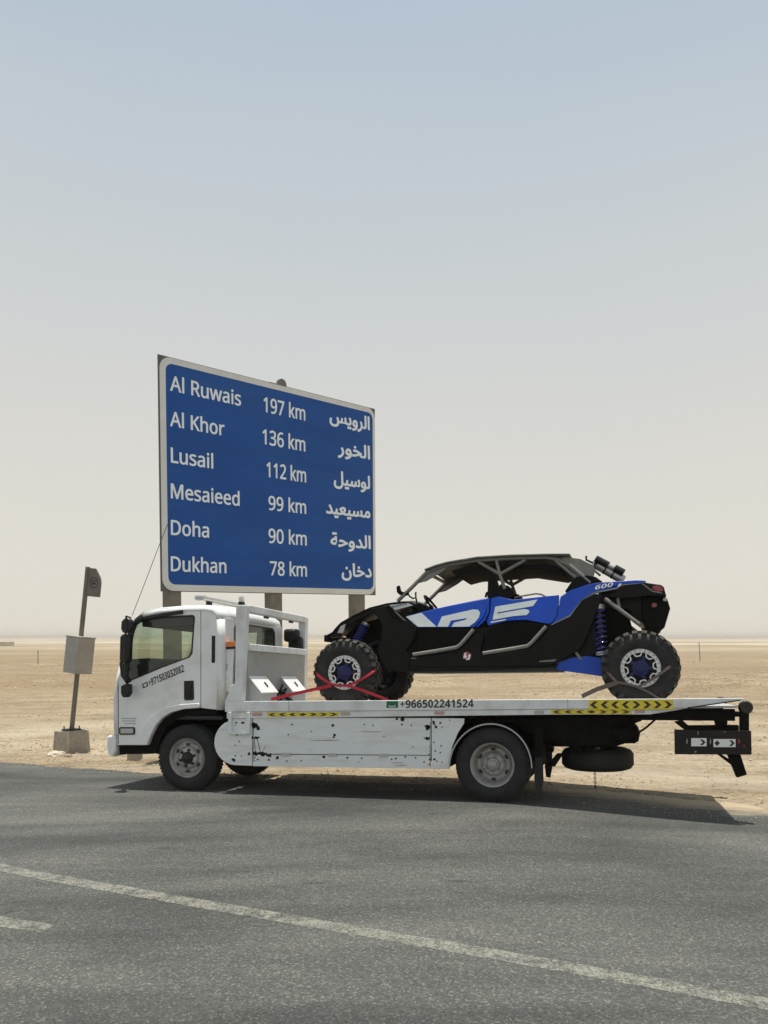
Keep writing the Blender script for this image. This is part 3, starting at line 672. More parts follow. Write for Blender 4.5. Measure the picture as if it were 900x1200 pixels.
# hoses between cab and bed
m = MB()
for k in range(4):
    v = .25 + .16 * k; u0 = ur + .02 + .02 * k
    m.tube([(u0, v, 1.0), (u0 + .05, v, .8), (u0 + .02 - .04 * k, v + .03, .62), (u0 + .10, v + .05, .5)], .014, 7)
m.build('hose', M_CHASSIS, truck)

# the flat bed
uA = T.L(263.5, 822)[0]; uB = T.L(872, 818.5)[0]
m = MB()
m.add([(uA, .03, deck_w(uA)), (uB - .06, .03, deck_w(uB - .06)), (uB - .06, W - .03, deck_w(uB - .06)), (uA, W - .03, deck_w(uA)), (uA, .03, deck_w(uA) - .05), (uB - .06, .03, deck_w(uB) - .02), (uB - .06, W - .03, deck_w(uB) - .02), (uA, W - .03, deck_w(uA) - .05)],
      [(0, 1, 2, 3), (7, 6, 5, 4), (0, 4, 5, 1), (1, 5, 6, 2), (2, 6, 7, 3), (3, 7, 4, 0)])
m.build('bed_deck', M_GREYPAINT, truck)
for at, nm in ((0, 'side_rail'), (W - .05, 'side_rail')):
    dz = 0 if at == 0 else 7.0
    m = MB(); m.plate(T, [[(263.5, 822 + dz), (840 if dz else 872, 818.2 + dz), (840 if dz else 872, 820 + dz), (806, 829.8), (263.5, 834.2)]], 0, .05, at); sr = m.build(nm, M_WORN, truck, bevel=.004)
    m = MB(); m.plate(T, [[(265, 834.3), (806, 830), (792, 832.5), (762, 837.3), (640, 837.6), (265, 842.2)]], 0, .06, at + .014 if at == 0 else at - .02); m.build('lower_rail', M_WORN, sr, bevel=.003)
    if at == 0: near_rail = sr
for x in (338, 665):
    m = MB(); m.plate(T, [[(x, 821.2 - (x - 263) * .005), (x + .8, 821.2 - (x - 263) * .005), (x + .8, 833), (x, 833)]], 0, .002, -.0022); m.build('weld_seam', M_GREYPAINT, near_rail)
def chevrons(parent, x0, x1, yf, n, v, dark=M_MAROON, tape=M_YELLOW, pattern=None):
    """reflective tape: yf(x) gives the top and bottom pixel rows"""
    m = MB(); m.plate(T, [[(x0, yf(x0)[0]), (x1, yf(x1)[0]), (x1, yf(x1)[1]), (x0, yf(x0)[1])]], v, .002, v - .0025); tp = m.build('reflective_tape', tape, parent)
    pw = (x1 - x0) / n
    pat = pattern or ''.join('<' if k < (n - 1) / 2 else '>' if k > (n - 1) / 2 else 'o' for k in range(n))
    for k, ch in enumerate(pat):
        xa = x0 + pw * k + pw * .12; xb = x0 + pw * (k + 1) - pw * .12; a, b = yf((xa + xb) / 2); a += (b - a) * .16; b -= (b - a) * .16; c = (a + b) / 2
        if ch == 'o': q = [((xa + xb) / 2, a), (xb, c), ((xa + xb) / 2, b), (xa, c)]
        elif ch == '<': h = (xb - xa) * .48; q = [(xa, c), (xb - h, a), (xb, a), (xa + h, c), (xb, b), (xb - h, b)]
        elif ch == '>': h = (xb - xa) * .48; q = [(xb, c), (xa + h, a), (xa, a), (xb - h, c), (xa, b), (xa + h, b)]
        else: continue
        m = MB(); m.plate(T, [q], v, .001, v - .004); m.build('chevron', dark, tp)
chevrons(near_rail, 690, 789, lambda x: (820.0, 831.6 - .3 * (x - 690) / 99), 8, 0)
chevrons(near_rail, 646, 740, lambda x: (831.6, 836.8), 7, .014)
chevrons(near_rail, 313, 397, lambda x: (834.9 - (x - 313) * .004, 839.9 - (x - 313) * .004), 7, .014)
for x in (302, 405, 515, 632, 750):
    yy = 837.2 - (x - 265) * .0075
    m = MB(); m.plate(T, [[(x - 5.5, yy - 1.8), (x + 5, yy - 1.8), (x + 5.5, yy), (x + 5, yy + 1.8), (x - 5.5, yy + 1.8), (x - 6, yy)]], .014, .012, .004); m.build('marker_lamp', mat('lamp_%d' % x, random.choice([(.5, .35, .12), (.45, .40, .33), (.5, .3, .25)]), .3), near_rail, bevel=.003)
# phone number and flag on the rail
a = T.P(469, 829.6, -.003); b = T.P(555, 828.9, -.003)
lettering(mathsans('+966502241524', True), M_INK, near_rail, a, (b - a).normalized(), (0, 0, 1), (b - a).length, (T.P(469, 820.3, 0) - T.P(469, 829.6, 0)).length)
m = MB(); m.plate(T, [[(453, 821.8), (466.5, 821.7), (466.5, 829.3), (453, 829.4)]], 0, .002, -.0025); fg = m.build('flag_print', M_GREEN, near_rail)
m = MB(); m.plate(T, [[(455, 826.2), (457.5, 827.4), (460, 827.7), (464, 826.2), (463, 828), (459, 828.6), (456, 828)]], 0, .001, -.004); m.build('flag_emblem', M_WHITEPRINT, fg)

# skirts below the bed
def skirt(name, pts, v=.03): m = MB(); m.plate(T, [pts], v, .03); return m.build(name, M_SKIRT, truck, bevel=.004)
sk1 = skirt('side_skirt', [(295.2, 842)] + [(275, 842)] + arc(278, 870, 27, 27, 100, 262, 14)[1:] + [(295.2, 897.5)])
sk2 = skirt('side_skirt', [(296, 840.6), (504.8, 841.3), (504.8, 901), (296, 897.8)])
sk3 = skirt('side_skirt', [(505.8, 841.3), (544, 842), (543.5, 848), (536, 860), (530, 875), (526.5, 901), (505.8, 901)])
m = MB(); m.plate(T, [[(262, 842), (544, 842), (526, 900), (270, 896)]], .03, .03, W - .06); m.build('side_skirt', M_SKIRT, truck)  # unseen far skirt, added to block light under the bed
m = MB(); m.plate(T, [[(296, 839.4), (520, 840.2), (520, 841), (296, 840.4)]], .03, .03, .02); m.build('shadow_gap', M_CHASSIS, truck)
# the fold line of the tool-box door, with its latches
m = MB(); m.plate(T, [[(297, 883.2), (504, 884.8), (504, 885.5), (297, 884)]], .03, .002, .0275); m.build('fold_seam', M_CHASSIS, sk2)
for x in (335, 390, 449):
    m = MB(); yy = 883.6 + (x - 297) * .0078; m.plate(T, [[(x - 5, yy - 1.6), (x + 5, yy - 1.6), (x + 5, yy + 1.8), (x - 5, yy + 1.8)]], .03, .012, .018); m.build('latch', M_ALU, sk2, bevel=.003)
def blob(m, x, y, r, v=.03, e=1.0):
    n = 9; ph = random.random() * 6
    m.plate(T, [[(x + r * e * math.cos(2 * math.pi * k / n) * random.uniform(.7, 1.15), y + r * math.sin(2 * math.pi * k / n) * random.uniform(.7, 1.15)) for k in range(n)]], v, .0015, v - .0018)
for prt, dots in ((sk1, [(277, 847, 1), (284.5, 847, 1.5), (276.5, 850, .6), (277.5, 861, 1.2), (280.5, 869, .8), (275.5, 873.5, .8), (275.8, 885.5, .9), (283, 886, .8), (292, 883.5, 1.9), (273.5, 890, 1.6), (274.5, 892, 1.2)]),
                  (sk2, [(342, 849, 1), (390, 850, 1.7), (338, 861, .9), (392, 861.5, 1.8), (391, 864, 1), (427, 849, .8), (437, 850, .8), (450, 863, .7), (471, 849, 1), (482, 850, 1), (316, 886, 1.6), (325, 888, 1.8), (302, 890, .9), (315, 890.5, 1.2), (336, 892, 1), (353, 891.5, .9), (379.5, 887, 1.8), (407, 888, 1.1), (424, 888.5, .9), (459, 890, .9), (464, 889, 1.2), (475, 887, 1.1), (487, 888, 1), (497, 893, 1), (365, 857, .7), (472, 842.8, 2.2), (465, 842.6, 1.4), (484, 875, .7), (420, 893, .7)]),
                  (sk3, [(508, 846.5, 2), (511, 852, 1.8), (509, 849, 1), (516, 847, 1.2), (518, 852, .7), (527, 844, .8), (517, 874, 1), (510, 880, .9), (516, 882, .8), (509, 890, 1.4), (512, 892, .9), (518, 893, .7), (508.5, 870, 1)])):
    m = MB()
    for x, y, r in dots: blob(m, x, y, r * 1.1, .03 - (.001 if prt is sk2 else 0), random.uniform(.8, 1.3))
    o = m.build('paint_chip', M_RUST, prt); o['kind'] = 'stuff'
def stain(prt, clusters, lines):
    m = MB(); q = random.Random(5)
    for (x, y, n, sx, sy, r) in clusters:
        for k in range(int(n * 1.6)): blob(m, x + q.gauss(0, sx), y + q.gauss(0, sy), r * q.uniform(.5, 1.5), .0288, q.uniform(.8, 1.5))
    for (x0, y0, x1, y1, w) in lines: m.plate(T, [[(x0, y0), (x0 + w, y0), (x1 + w * .7, y1), (x1, y1)]], .0288, .0012)
    o = m.build('hinge_stain', M_RUST, prt); o['kind'] = 'stuff'
stain(sk2, ((298.5, 850, 6, 1.2, .9, 1.7), (302, 852.5, 5, 1.0, .7, 1.3), (299, 864.5, 8, 2.0, .5, 1.2), (302, 882.5, 8, 3.0, .8, 1.3), (311, 884, 5, 2.5, .7, 1.2), (298.5, 887, 3, .5, 3, .7)),
      ((296.6, 846, 296.8, 862, .8), (297.6, 866, 299, 882, .8), (301, 866, 305, 882, .9), (311, 874, 307.5, 881, .5), (296.4, 868, 296.6, 893, .7)))
stain(sk2, ((501.5, 852, 6, 1.2, .9, 1.5), (500, 865, 7, 1.6, .5, 1.2), (503.5, 888, 5, .4, 4, .9)), ((503.8, 846, 503.8, 898, .6),))
m = MB()
for (x, y, w) in ((380, 867.5, 20), (435, 857.5, 14), (466, 894, 9), (470, 897, 8)): blob(m, x, y, .45, .029, w / .5)
o = m.build('scratch', M_STREAK, sk2); o['kind'] = 'stuff'
m = MB()
for q in ([(268, 834.5), (271.5, 834.5), (271.5, 860.5), (268, 860.5)], [(289.5, 834.5), (293, 834.5), (293, 860.5), (289.5, 860.5)], [(271.6, 857.5), (289.4, 857.5), (289.4, 860.5), (271.6, 860.5)]): m.plate(T, [q], 0, .045, -.015)
m.build('bracket_frame', M_WORN, truck, bevel=.005)

# rear mudguard, flap
ar = arc(575, 900, 48.5, 52, 178, 0, 24)
m = MB(); m.plate(T, [ar + list(reversed(arc(575, 900, 46.5, 50, 178, 0, 24)))], .02, .62); mg = m.build('mudguard', M_CHASSIS, truck)
m = MB(); m.plate(T, [arc(575, 900, 49.0, 52.6, 178, 0, 24) + list(reversed(arc(575, 900, 47.6, 51.0, 178, 0, 24)))], .02, .02, .0); m.build('lip', M_GREYPAINT, mg)
m = MB(); m.plate(T, [ar + list(reversed(arc(575, 900, 46.5, 50, 178, 0, 24)))], .02, .62, W - .64); m.build('mudguard', M_CHASSIS, truck)
for at in (.06, W - .52):
    m = MB(); m.plate(T, [[(627, 888), (636, 887), (637, 915), (634, 931), (628, 930), (626, 912)]], .06, .014, at); m.build('mud_flap', M_TYRE, truck)
    m = MB(); m.span(T.L(627, 888, .06)[0], T.L(636, 888, .06)[0], at + .02, at + .46, .40, .80); m.build('flap_hanger', M_CHASSIS, truck)
# underside mass at the back: subframe, hydraulic tank, spare wheel
m = MB(); m.plate(T, [[(548, 842), (760, 838.5), (752, 846), (735, 852), (735, 872), (722, 876), (660, 876), (650, 868), (630, 868), (600, 850), (548, 850)]], .12, 1.5, .25); m.build('hydraulic_unit', M_CHASSIS, truck, bevel=.02)
m = MB(); m.span(T.L(300, 845, .2)[0], T.L(520, 845, .2)[0], .10, .55, .42, .86); m.build('tool_box', M_CHASSIS, truck, bevel=.01)
m = MB(); m.span(T.L(300, 845, .2)[0], T.L(520, 845, .2)[0], W - .55, W - .10, .42, .86); m.build('tool_box', M_CHASSIS, truck, bevel=.01)
cu = (T.L(658, 889, .7)[0] + T.L(743, 889, .7)[0]) / 2; cw = T.L(700, 889, .7)[1]
m = MB(); rr = (T.L(743, 889, .7)[0] - T.L(658, 889, .7)[0]) / 2
m.lathe([(.20, -.09), (.24, -.115), (.30, -.12), (rr - .03, -.10), (rr, -.06), (rr, .06), (rr - .03, .10), (.30, .12), (.24, .115), (.20, .09)], (cu, .75, cw), (0, 0, 1), 48); sp = m.build('spare_wheel', M_TYRE, truck)
m = MB(); m.lathe([(.205, .08), (.19, 0), (.0, -.02)], (cu, .75, cw), (0, 0, 1), 30); m.tube([(cu, .75, cw), (cu, .75, cw + .35)], .03, 8); m.build('rim', M_RIM, sp)
m = MB()
a = T.P(697, 902, .5); b = T.P(697.5, 924, .5)
k = 0
while a.z - k * .022 > b.z:
    m.lathe([(.012 + .004 * math.cos(R(t)), .004 * math.sin(R(t))) for t in range(0, 360, 60)], (a.x, a.y, a.z - k * .022), (1, 0, 0) if k % 2 else (0, 1, 0), 8, closed=True); k += 1
m.build('hanging_chain', M_CHASSIS, truck)
m = MB(); m.tube([T.P(667, 866, .25), T.P(675, 875, .24), T.P(683, 884, .24), T.P(690, 878, .24), T.P(690, 862, .25), T.P(691, 850, .26)], .012, 7); m.tube([T.P(735, 861, .3), T.P(748, 859, .25), T.P(758, 852, .22), T.P(768, 843, .2)], .011, 7)
m.build('hose', M_CHASSIS, truck)
m = MB()
for a, b in (((733, 849), (745, 849)), ((745, 849), (745, 870)), ((745, 870), (733, 870))): m.tube([T.P(*a, .2), T.P(*b, .2)], .011, 6)
lamp_fr = m.build('lamp_guard', M_CHASSIS, truck)
m = MB(); m.lathe([(0, -.12), (.08, -.10), (.10, 0), (.10, .15)], T.P(736, 860, .28), (-1, 0, 0), 18); m.build('work_lamp', M_CHASSIS, lamp_fr)
m = MB(); m.plate(T, [[(652, 884), (660, 884), (650, 899), (640, 898)]], .3, .1, .35); m.build('strut', M_CHASSIS, truck)
# rear beam, roller posts, underrun plate and leg
for v in (.12, W - .26):
    m = MB(); m.plate(T, [[(742, 838), (785, 834.5), (806, 831.2), (862, 831.2), (862, 845), (742, 844)]], .10, .12, v); m.build('tail_beam', M_CHASSIS, truck, bevel=.006)
m = MB(); m.span(T.L(800, 838, .1)[0], T.L(858, 838, .1)[0], .24, W - .26, T.L(850, 843, .1)[1], T.L(850, 834, .1)[1]); m.build('cross_beam', M_CHASSIS, truck)
for v in (.08, W - .20):
    m = MB(); m.plate(T, [[(868, 828), (878, 828), (878, 869), (868, 869)]], .08, .10, v); m.plate(T, [[(861, 834), (868, 834), (868, 840), (861, 840)]], .08, .08, v); ps = m.build('tail_post', M_CHASSIS, truck, bevel=.006)
    m = MB(); p = T.P(874.5, 829, .08); m.lathe([(0, 0), (.055, 0), (.065, .015), (.065, .085), (.055, .10), (0, .10)], (p.x, v - .01, p.z), (0, 1, 0), 20); m.build('roller', M_DARKSTEEL, ps)
m = MB(); m.plate(T, [[(804, 850.5), (866, 850), (866, 856), (804, 856)]], .12, .12); m.plate(T, [[(790, 846), (800, 844), (812, 855), (803, 856)]], .12, .08); m.plate(T, [[(838, 845), (853, 845), (851, 856), (841, 856)]], .12, .1); m.build('plate_hanger', M_CHASSIS, truck, bevel=.006)
m = MB(); m.plate(T, [[(790.5, 855), (880.5, 856.5), (881, 884.5), (791, 884)]], .06, .05); ub = m.build('underrun_box', mat('brown_black_steel', (.012, .009, .0075), .5, var=.3, scale=5, dirt=(.035, .024, .018), dirt_amt=.5, dirt_scale=5, spec=.3), truck, bevel=.006)
def white_chev(x0, x1, y0, y1, pat):
    n = len(pat)
    chevrons(ub, x0, x1, lambda x: (y0, y1), n, .058, M_INK, M_WHITEPRINT, pat)
white_chev(810, 828, 865, 874.5, ' >'); white_chev(836, 862, 866, 875.5, 'o >')
m = MB()
for (x, y, w, h) in ((805, 868.5, .8, 3.8), (832.5, 868.5, .8, 4), (818, 859, .5, 3), (849, 857.5, 1, .6), (815, 881, 1.4, 1)): blob(m, x, y, h, .058, w / h)
m.build('worn_patch', M_STREAK, ub)
m = MB(); blob(m, 866, 869, 3.4, .058, .4); blob(m, 872, 874, 1.2, .058, 1); m.build('red_sticker', M_REDLENS, ub)
m = MB(); m.plate(T, [[(853, 884.3), (868, 884.3), (875.5, 908), (864, 911.5)]], .10, .10); m.plate(T, [[(841, 884.3), (846, 884.3), (860, 893), (859, 898)]], .12, .06); lg = m.build('stabiliser_leg', M_CHASSIS, truck, bevel=.006)
m = MB(); m.tube([T.P(806, 829.5, -.01), T.P(868, 820.5, -.01)], .006, 6); m.build('tail_cable', M_CHASSIS, truck)

# headache rack with its winch boxes
m = MB(); m.plate(T, [[(276.5, 709), (288, 709), (283.5, 822), (264, 822), (271, 803), (275.5, 801)]], .0, .10); m.build('rack_post', M_WORN, truck, bevel=.006)
um = T.L(284, 722)[0]
m = MB(); m.plate(T, [[(278, 709), (288, 709), (285, 822), (275, 822)]], .0, .10, W - .12); m.build('rack_post', M_WORN, truck, bevel=.006)
ut, wt = T.L(283.5, 711.5); m = MB(); m.span(ut - .06, ut + .06, .101, W - .121, wt - .05, wt + .035); m.build('rack_beam', M_WORN, truck, bevel=.01)
u2_, w2_ = T.L(284.5, 757); m = MB(); m.span(u2_ - .04, u2_ + .055, .101, W - .121, w2_ - .05, w2_ + .03); m.build('rack_beam', M_WORN, truck, bevel=.008)
m = MB(); m.span(u2_ - .015, u2_ + .015, .101, W - .121, deck_w(u2_), w2_ - .052); m.build('rack_panel', mat('shaded_grey_sheet', (.33, .33, .32), .5, var=.1, scale=4, dirt=(.22, .2, .17), dirt_amt=.5), truck)  # grey sheet, its base colour darkened for the shade on it
m = MB(); m.span(ut - .05, ut - .02, .7, .8, wt - .075, wt - .05); m.span(ut - .05, ut - .02, 1.5, 1.6, wt - .075, wt - .05); m.build('rack_lamp', M_BLACK, truck)
for v in (.14, 1.08):
    q = [T.L(x, y, .14) for x, y in ((282.5, 832), (305.5, 830), (305.5, 812.5), (289.5, 792), (282.5, 791.5))]
    m = MB(); m.prism([q], lambda a, b: (a, v, b), lambda a, b: (a, v + .46, b)); bx = m.build('winch_box', M_GREYPAINT, truck, bevel=.004)
    a, b = Vector(q[2]), Vector(q[3]); n2 = Vector((b - a).yx); n2 = Vector((-(b - a).y, (b - a).x)).normalized()
    if n2.y < 0: n2 = -n2
    a = a - (b - a) * .03
    m = MB(); qq = [a + n2 * .004, b + n2 * .004, b + n2 * .02, a + n2 * .02]; m.prism([[tuple(p) for p in qq]], lambda a, b: (a, v - .012, b), lambda a, b: (a, v + .472, b)); ld = m.build('lid', M_WHITE, bx, bevel=.004)
    p0 = a + (b - a) * .55 + n2 * .03; p1 = a + (b - a) * .32 + n2 * .03
    m = MB(); m.tube([(p0.x, v + .26, p0.y - .012), (p0.x, v + .26, p0.y), (p1.x, v + .26, p1.y), (p1.x, v + .26, p1.y - .012)], .009, 6); m.build('handle', M_BLACK, ld)
ww = deck_w(-2.6)
wu = T.L(300, 800, .7)[0]
m = MB(); m.tube([(wu, .64, ww + .12), (wu, 1.04, ww + .12)], .09, 16)
for k in range(6): m.lathe([(.10 + .01 * math.cos(R(t)), .01 * math.sin(R(t))) for t in range(0, 360, 60)], (wu, .68 + k * .06, ww + .12), (.1, 1, .1), 18, closed=True)
m.span(wu - .10, wu + .10, .61, .65, ww, ww + .26); m.span(wu - .10, wu + .10, 1.03, 1.07, ww, ww + .26); m.build('winch', M_DARKSTEEL, truck)
m = MB()
for k in range(9):
    x = wu + random.uniform(-.1, .25); v = random.uniform(.63, .95); m.tube([(x, v, ww + .02), (x + random.uniform(-.1, .1), v + .05, ww + .2 + random.uniform(0, .08)), (x + random.uniform(-.1, .15), v + .12, ww + .16), (x + .15, v + .2, ww + .02)], .011, 6)
m.build('winch_hose', M_CHASSIS, truck)

# ------------------------------------------------------------------ the buggy on the bed
uo, wo = T.L(752, 827, .11); wo = deck_w(uo) + .002
U = Frame(T.M @ Vector((uo, .11, wo)), YAW + 1, ROLL, PITCH + .15)
buggy = thing('off_road_buggy', U, 'blue and black four-seat side-by-side buggy strapped on the truck bed', 'buggy')
BW = 1.76
WD = .765
def buggy_wheel(cu, v, side, wd=.26, steer=0.0, spin=0.0):
    r = WD / 2; c = Vector((cu, v, r)); ax = (0, 1, 0) if side < 0 else (0, -1, 0); s = ax[1]
    rim = MB()
    rim.lathe([(.205, .035), (.200, .012), (.192, .002), (.168, .002), (.160, .012), (.160, .045)], c, ax, 48)
    for k in range(8):
        a0 = 2 * math.pi * (k + spin) / 8; ca, sa = math.cos(a0), math.sin(a0)
        o_ = [(.166, -.052), (.166, .052), (.122, .028), (.118, 0), (.122, -.028)]; i_ = [(.158, -.036), (.158, .036), (.133, .017), (.131, 0), (.133, -.017)]
        fn = lambda h: (lambda p, q: (c.x + ca * p - sa * q, c.y + s * h, c.z + sa * p + ca * q))
        rim.prism([o_, i_], fn(.003), fn(.022))
    o = rim.build('wheel', M_SILVER, buggy, smooth=45)
    m = MB(); m.lathe([(.162, .030), (.14, .034), (.10, .024), (.0, .020)], c, ax, 40); m.lathe([(.19, .05), (.185, wd - .02)], c, ax, 32); m.build('dish', M_BODYBLACK, o)
    m = MB(); m.lathe([(.088, .024), (.082, .008), (.05, .004), (.045, -.002), (.0, -.004)], c, ax, 28)
    for k in range(5):
        a0 = 2 * math.pi * k / 5; m.box((c.x + .095 * math.cos(a0), c.y + s * .019, c.z + .095 * math.sin(a0)), (.07, .016, .034), Euler((0, -a0, 0)))
    m.build('centre', M_DBLUE, o, bevel=.003)
    m = MB()
    for k in range(24):
        a0 = 2 * math.pi * k / 24; m.lathe([(.0, -.004), (.006, -.004), (.006, .004)], (c.x + .180 * math.cos(a0), c.y, c.z + .180 * math.sin(a0)), ax, 7)
    m.build('ring_bolt', M_DARKSTEEL, o)
    t = MB(); rt = r - .022
    t.lathe([(.197, .03), (.206, .004), (.24, -.012), (.29, -.018), (.32, -.008), (rt - .012, .014), (rt, .04), (rt + .004, wd / 2), (rt, wd - .04), (rt - .012, wd - .014), (.32, wd + .008), (.27, wd + .018), (.22, wd + .008), (.20, wd - .02)], c, ax, 60)
    t.build('tyre', M_TYRE2, o); t = MB()
    n = 26
    for k in range(n):
        for row in range(4):
            a0 = 2 * math.pi * (k + (.5 if row % 2 else 0)) / n
            off = (.016, .092, wd - .092, wd - .016)[row]; dep = (.06, .062, .062, .06)[row]
            q = rt + (.002 if row in (0, 3) else .010)
            t.box((c.x + math.cos(a0) * q, c.y + s * off, c.z + math.sin(a0) * q), (.034, dep, .052), Euler((0, -a0, 0)) if row in (1, 2) else Euler((0, -a0, 0)).to_matrix() @ Euler((0, 0, (-.5 if row == 0 else .5) * s)).to_matrix())
            if row in (0, 3):
                q2 = rt - .035; t.box((c.x + math.cos(a0) * q2, c.y + s * (-.002 if row == 0 else wd + .002), c.z + math.sin(a0) * q2), (.05, .016, .034), Euler((0, -a0, 0)))
    tb = t.build('tread_block', M_TREAD, o); tb['kind'] = 'stuff'
    return o
uf = U.L(402, 788, 0)[0]
buggy_wheel(0, 0, -1, .28, spin=.2); buggy_wheel(0, BW, 1, .28)
buggy_wheel(uf, .03, -1, .25, spin=.6); buggy_wheel(uf, BW - .03, 1, .25)

def bp(name, loops, v, t, mt, parent=buggy, bevel=.008, mirror=True, lean=0.0, w0=1.0, at=None):
    if not isinstance(loops[0], list): loops = [loops]
    m = MB(); m.plate(U, loops, v, t, at, lean, w0); o = m.build(name, mt, parent, bevel=bevel)
    if mirror:
        m = MB(); m.plate(U, loops, v, -t, BW - v, -lean, w0); m.build(name, mt, parent, bevel=bevel)
    return o
def bt(name, pts, r, mt, parent=buggy, mirror=False, n=10):
    """tube through (px, py, v) points"""
    m = MB(); q = [U.P(*p) for p in pts]; m.tube(q, r, n); o = m.build(name, mt, parent)
    if mirror:
        m = MB(); m.tube([(p.x, BW - p.y, p.z) for p in q], r, n); m.build(name, mt, parent)
    return o
# central tub and floor
m = MB(); m.plate(U, [[(446, 722), (480, 716), (520, 728), (650, 726), (684, 712), (700, 722), (702, 760), (690, 778), (655, 785), (484, 787), (460, 783), (446, 770)]], .25, BW - .70, .35); m.build('tub', M_BODYBLACK, buggy, bevel=.02)
m = MB(); m.plate(U, [[(478, 784), (652, 783), (652, 787), (478, 789)]], .22, BW - .46, .23); m.build('skid_plate', M_DARKSTEEL, buggy)
# side body, door wells, rocker
bp('front_fender', [(433, 713.5), (453, 709.5), (463, 716), (476, 727), (489, 735), (486, 748), (476, 762), (482, 771), (478, 788), (452, 786), (443, 776), (441, 760), (446, 748), (447, 733), (441, 722)], .20, .16, M_BODYBLACK, bevel=.02)
bp('fender_crease', [(451, 709.5), (456, 709), (475, 727), (471, 730), (459, 724)], .185, .03, M_CHASSIS, bevel=.008)
bp('crease_trim', [(462, 716.5), (463.2, 716), (475.3, 727), (473.5, 727.5)], .183, .004, M_CAGE, bevel=0)
bp('door_lower_panel', [(489, 735), (556, 735.5), (573, 733), (600, 727), (640, 730), (652, 727), (676, 735), (672, 770), (660, 776), (482, 779), (476, 763), (486, 748)], .26, .06, M_BODYBLACK, bevel=.015)
bp('front_door_recess', [(491, 737), (551, 737.5), (536, 757), (484, 765), (480, 763)], .250, .02, M_CHASSIS, bevel=.004)
bp('rear_door_recess', [(574, 737), (600, 729), (638, 733), (619, 755), (566, 763), (563, 760)], .250, .02, M_CHASSIS, bevel=.004)
bp('rocker_panel', [(470, 762), (476, 762), (483, 770), (537, 763.5), (556, 742), (568, 741), (563, 762), (567, 769), (621, 761), (642, 737), (668, 722), (682, 703), (697, 695), (706, 697), (700, 715), (690, 742), (682, 760), (652, 777), (640, 780), (479, 782)], .215, .05, M_BODYBLACK, bevel=.012)
bp('sill', [(474, 781.5), (640, 780), (655, 777.5), (650, 783), (560, 786.5), (480, 787.5)], .225, .06, M_BODYBLACK, bevel=.01)
bp('sill_trim', [(632, 774.5), (652, 772.5), (650, 775), (632, 775.8)], .211, .004, M_CAGE, bevel=0)
bp('corner_trim', [(473, 764.5), (474, 764), (480.5, 770.8), (488, 771), (487, 772), (480, 772)], .211, .004, M_CAGE, bevel=0)
for q in ([(484, 767, .20), (510, 763, .19), (535, 758.5, .19), (540, 755, .19), (555, 737.5, .21)], [(566, 765.5, .20), (595, 761, .19), (618, 757, .19), (623, 753, .19), (640, 734, .21)]):
    bt('nerf_bar', q, .021, M_CAGE, mirror=True)
# round badge
m = MB(); bc_ = U.P(547.3, 768.5, .213); m.lathe([(0, -.003), (.047, -.003), (.047, .004)], bc_, (0, 1, 0), 28); bd = m.build('badge', mat('badge_red', (.30, .02, .035), .4), buggy)
bp('badge_mark', [(544.5, 765), (547, 764.8), (545.8, 768.3), (547.4, 768.2), (546.5, 771.2), (542.6, 771.4)], .2085, .001, M_WHITEPRINT, bd, 0, False)
bp('badge_mark', [(548.8, 767), (551.8, 766.6), (550.3, 773), (546.2, 773.6), (546.9, 771.6), (548.6, 771.3)], .2085, .001, M_WHITEPRINT, bd, 0, False)
# blue doors
LE, LW = .16, U.L(560, 735, .2)[1]
fd = bp('front_door', [(491, 717.5), (520, 710.5), (567.5, 700.5), (570.5, 703), (570, 716), (566, 724), (556, 735), (513, 735), (489, 735), (474, 722.5)], .22, .04, M_BLUE, bevel=.010, lean=LE, w0=LW)
bp('door_edge', [(568.5, 701), (572.5, 700), (572.5, 717), (568, 727), (560, 734.5), (557, 735), (566.5, 725), (570, 716)], .205, .03, M_BLUE, fd, .006, True, LE, LW)
rd = bp('rear_door', [(574.5, 700.5), (583, 698.5), (600, 702.5), (640, 698), (654.5, 696.5), (655, 704), (652, 722), (645, 731), (636, 730), (616, 726), (596, 727), (572.5, 733), (570, 728), (574, 717)], .22, .04, M_BLUE, bevel=.010, lean=LE, w0=LW)
def decal(pts, parent, v=.2175): return bp('decal', pts, v, .002, M_DECAL, parent, 0, False, LE, LW)
decal([(475, 722.5), (493, 717.8), (511.5, 734.4), (489.5, 734.4)], fd, .2185)
decal([(512.5, 734.2), (517.3, 722.3), (554, 713.8), (559.5, 714.3), (562, 717.5), (561, 723), (556.5, 729), (549.5, 734.2), (529, 734.4), (532, 729.5), (546, 726), (546.5, 724.2), (528, 727.2), (525, 734.4)], fd)
decal([(579.8, 710.5), (629.5, 702), (624.3, 709.8), (583, 717.3), (582, 719), (614, 713.3), (619, 714.3), (620, 717.2), (617, 720.5), (602, 721.7), (577, 726.2)], rd)
decal([(575.5, 728.2), (593, 725.3), (592, 726.6), (574.5, 730.2)], rd)
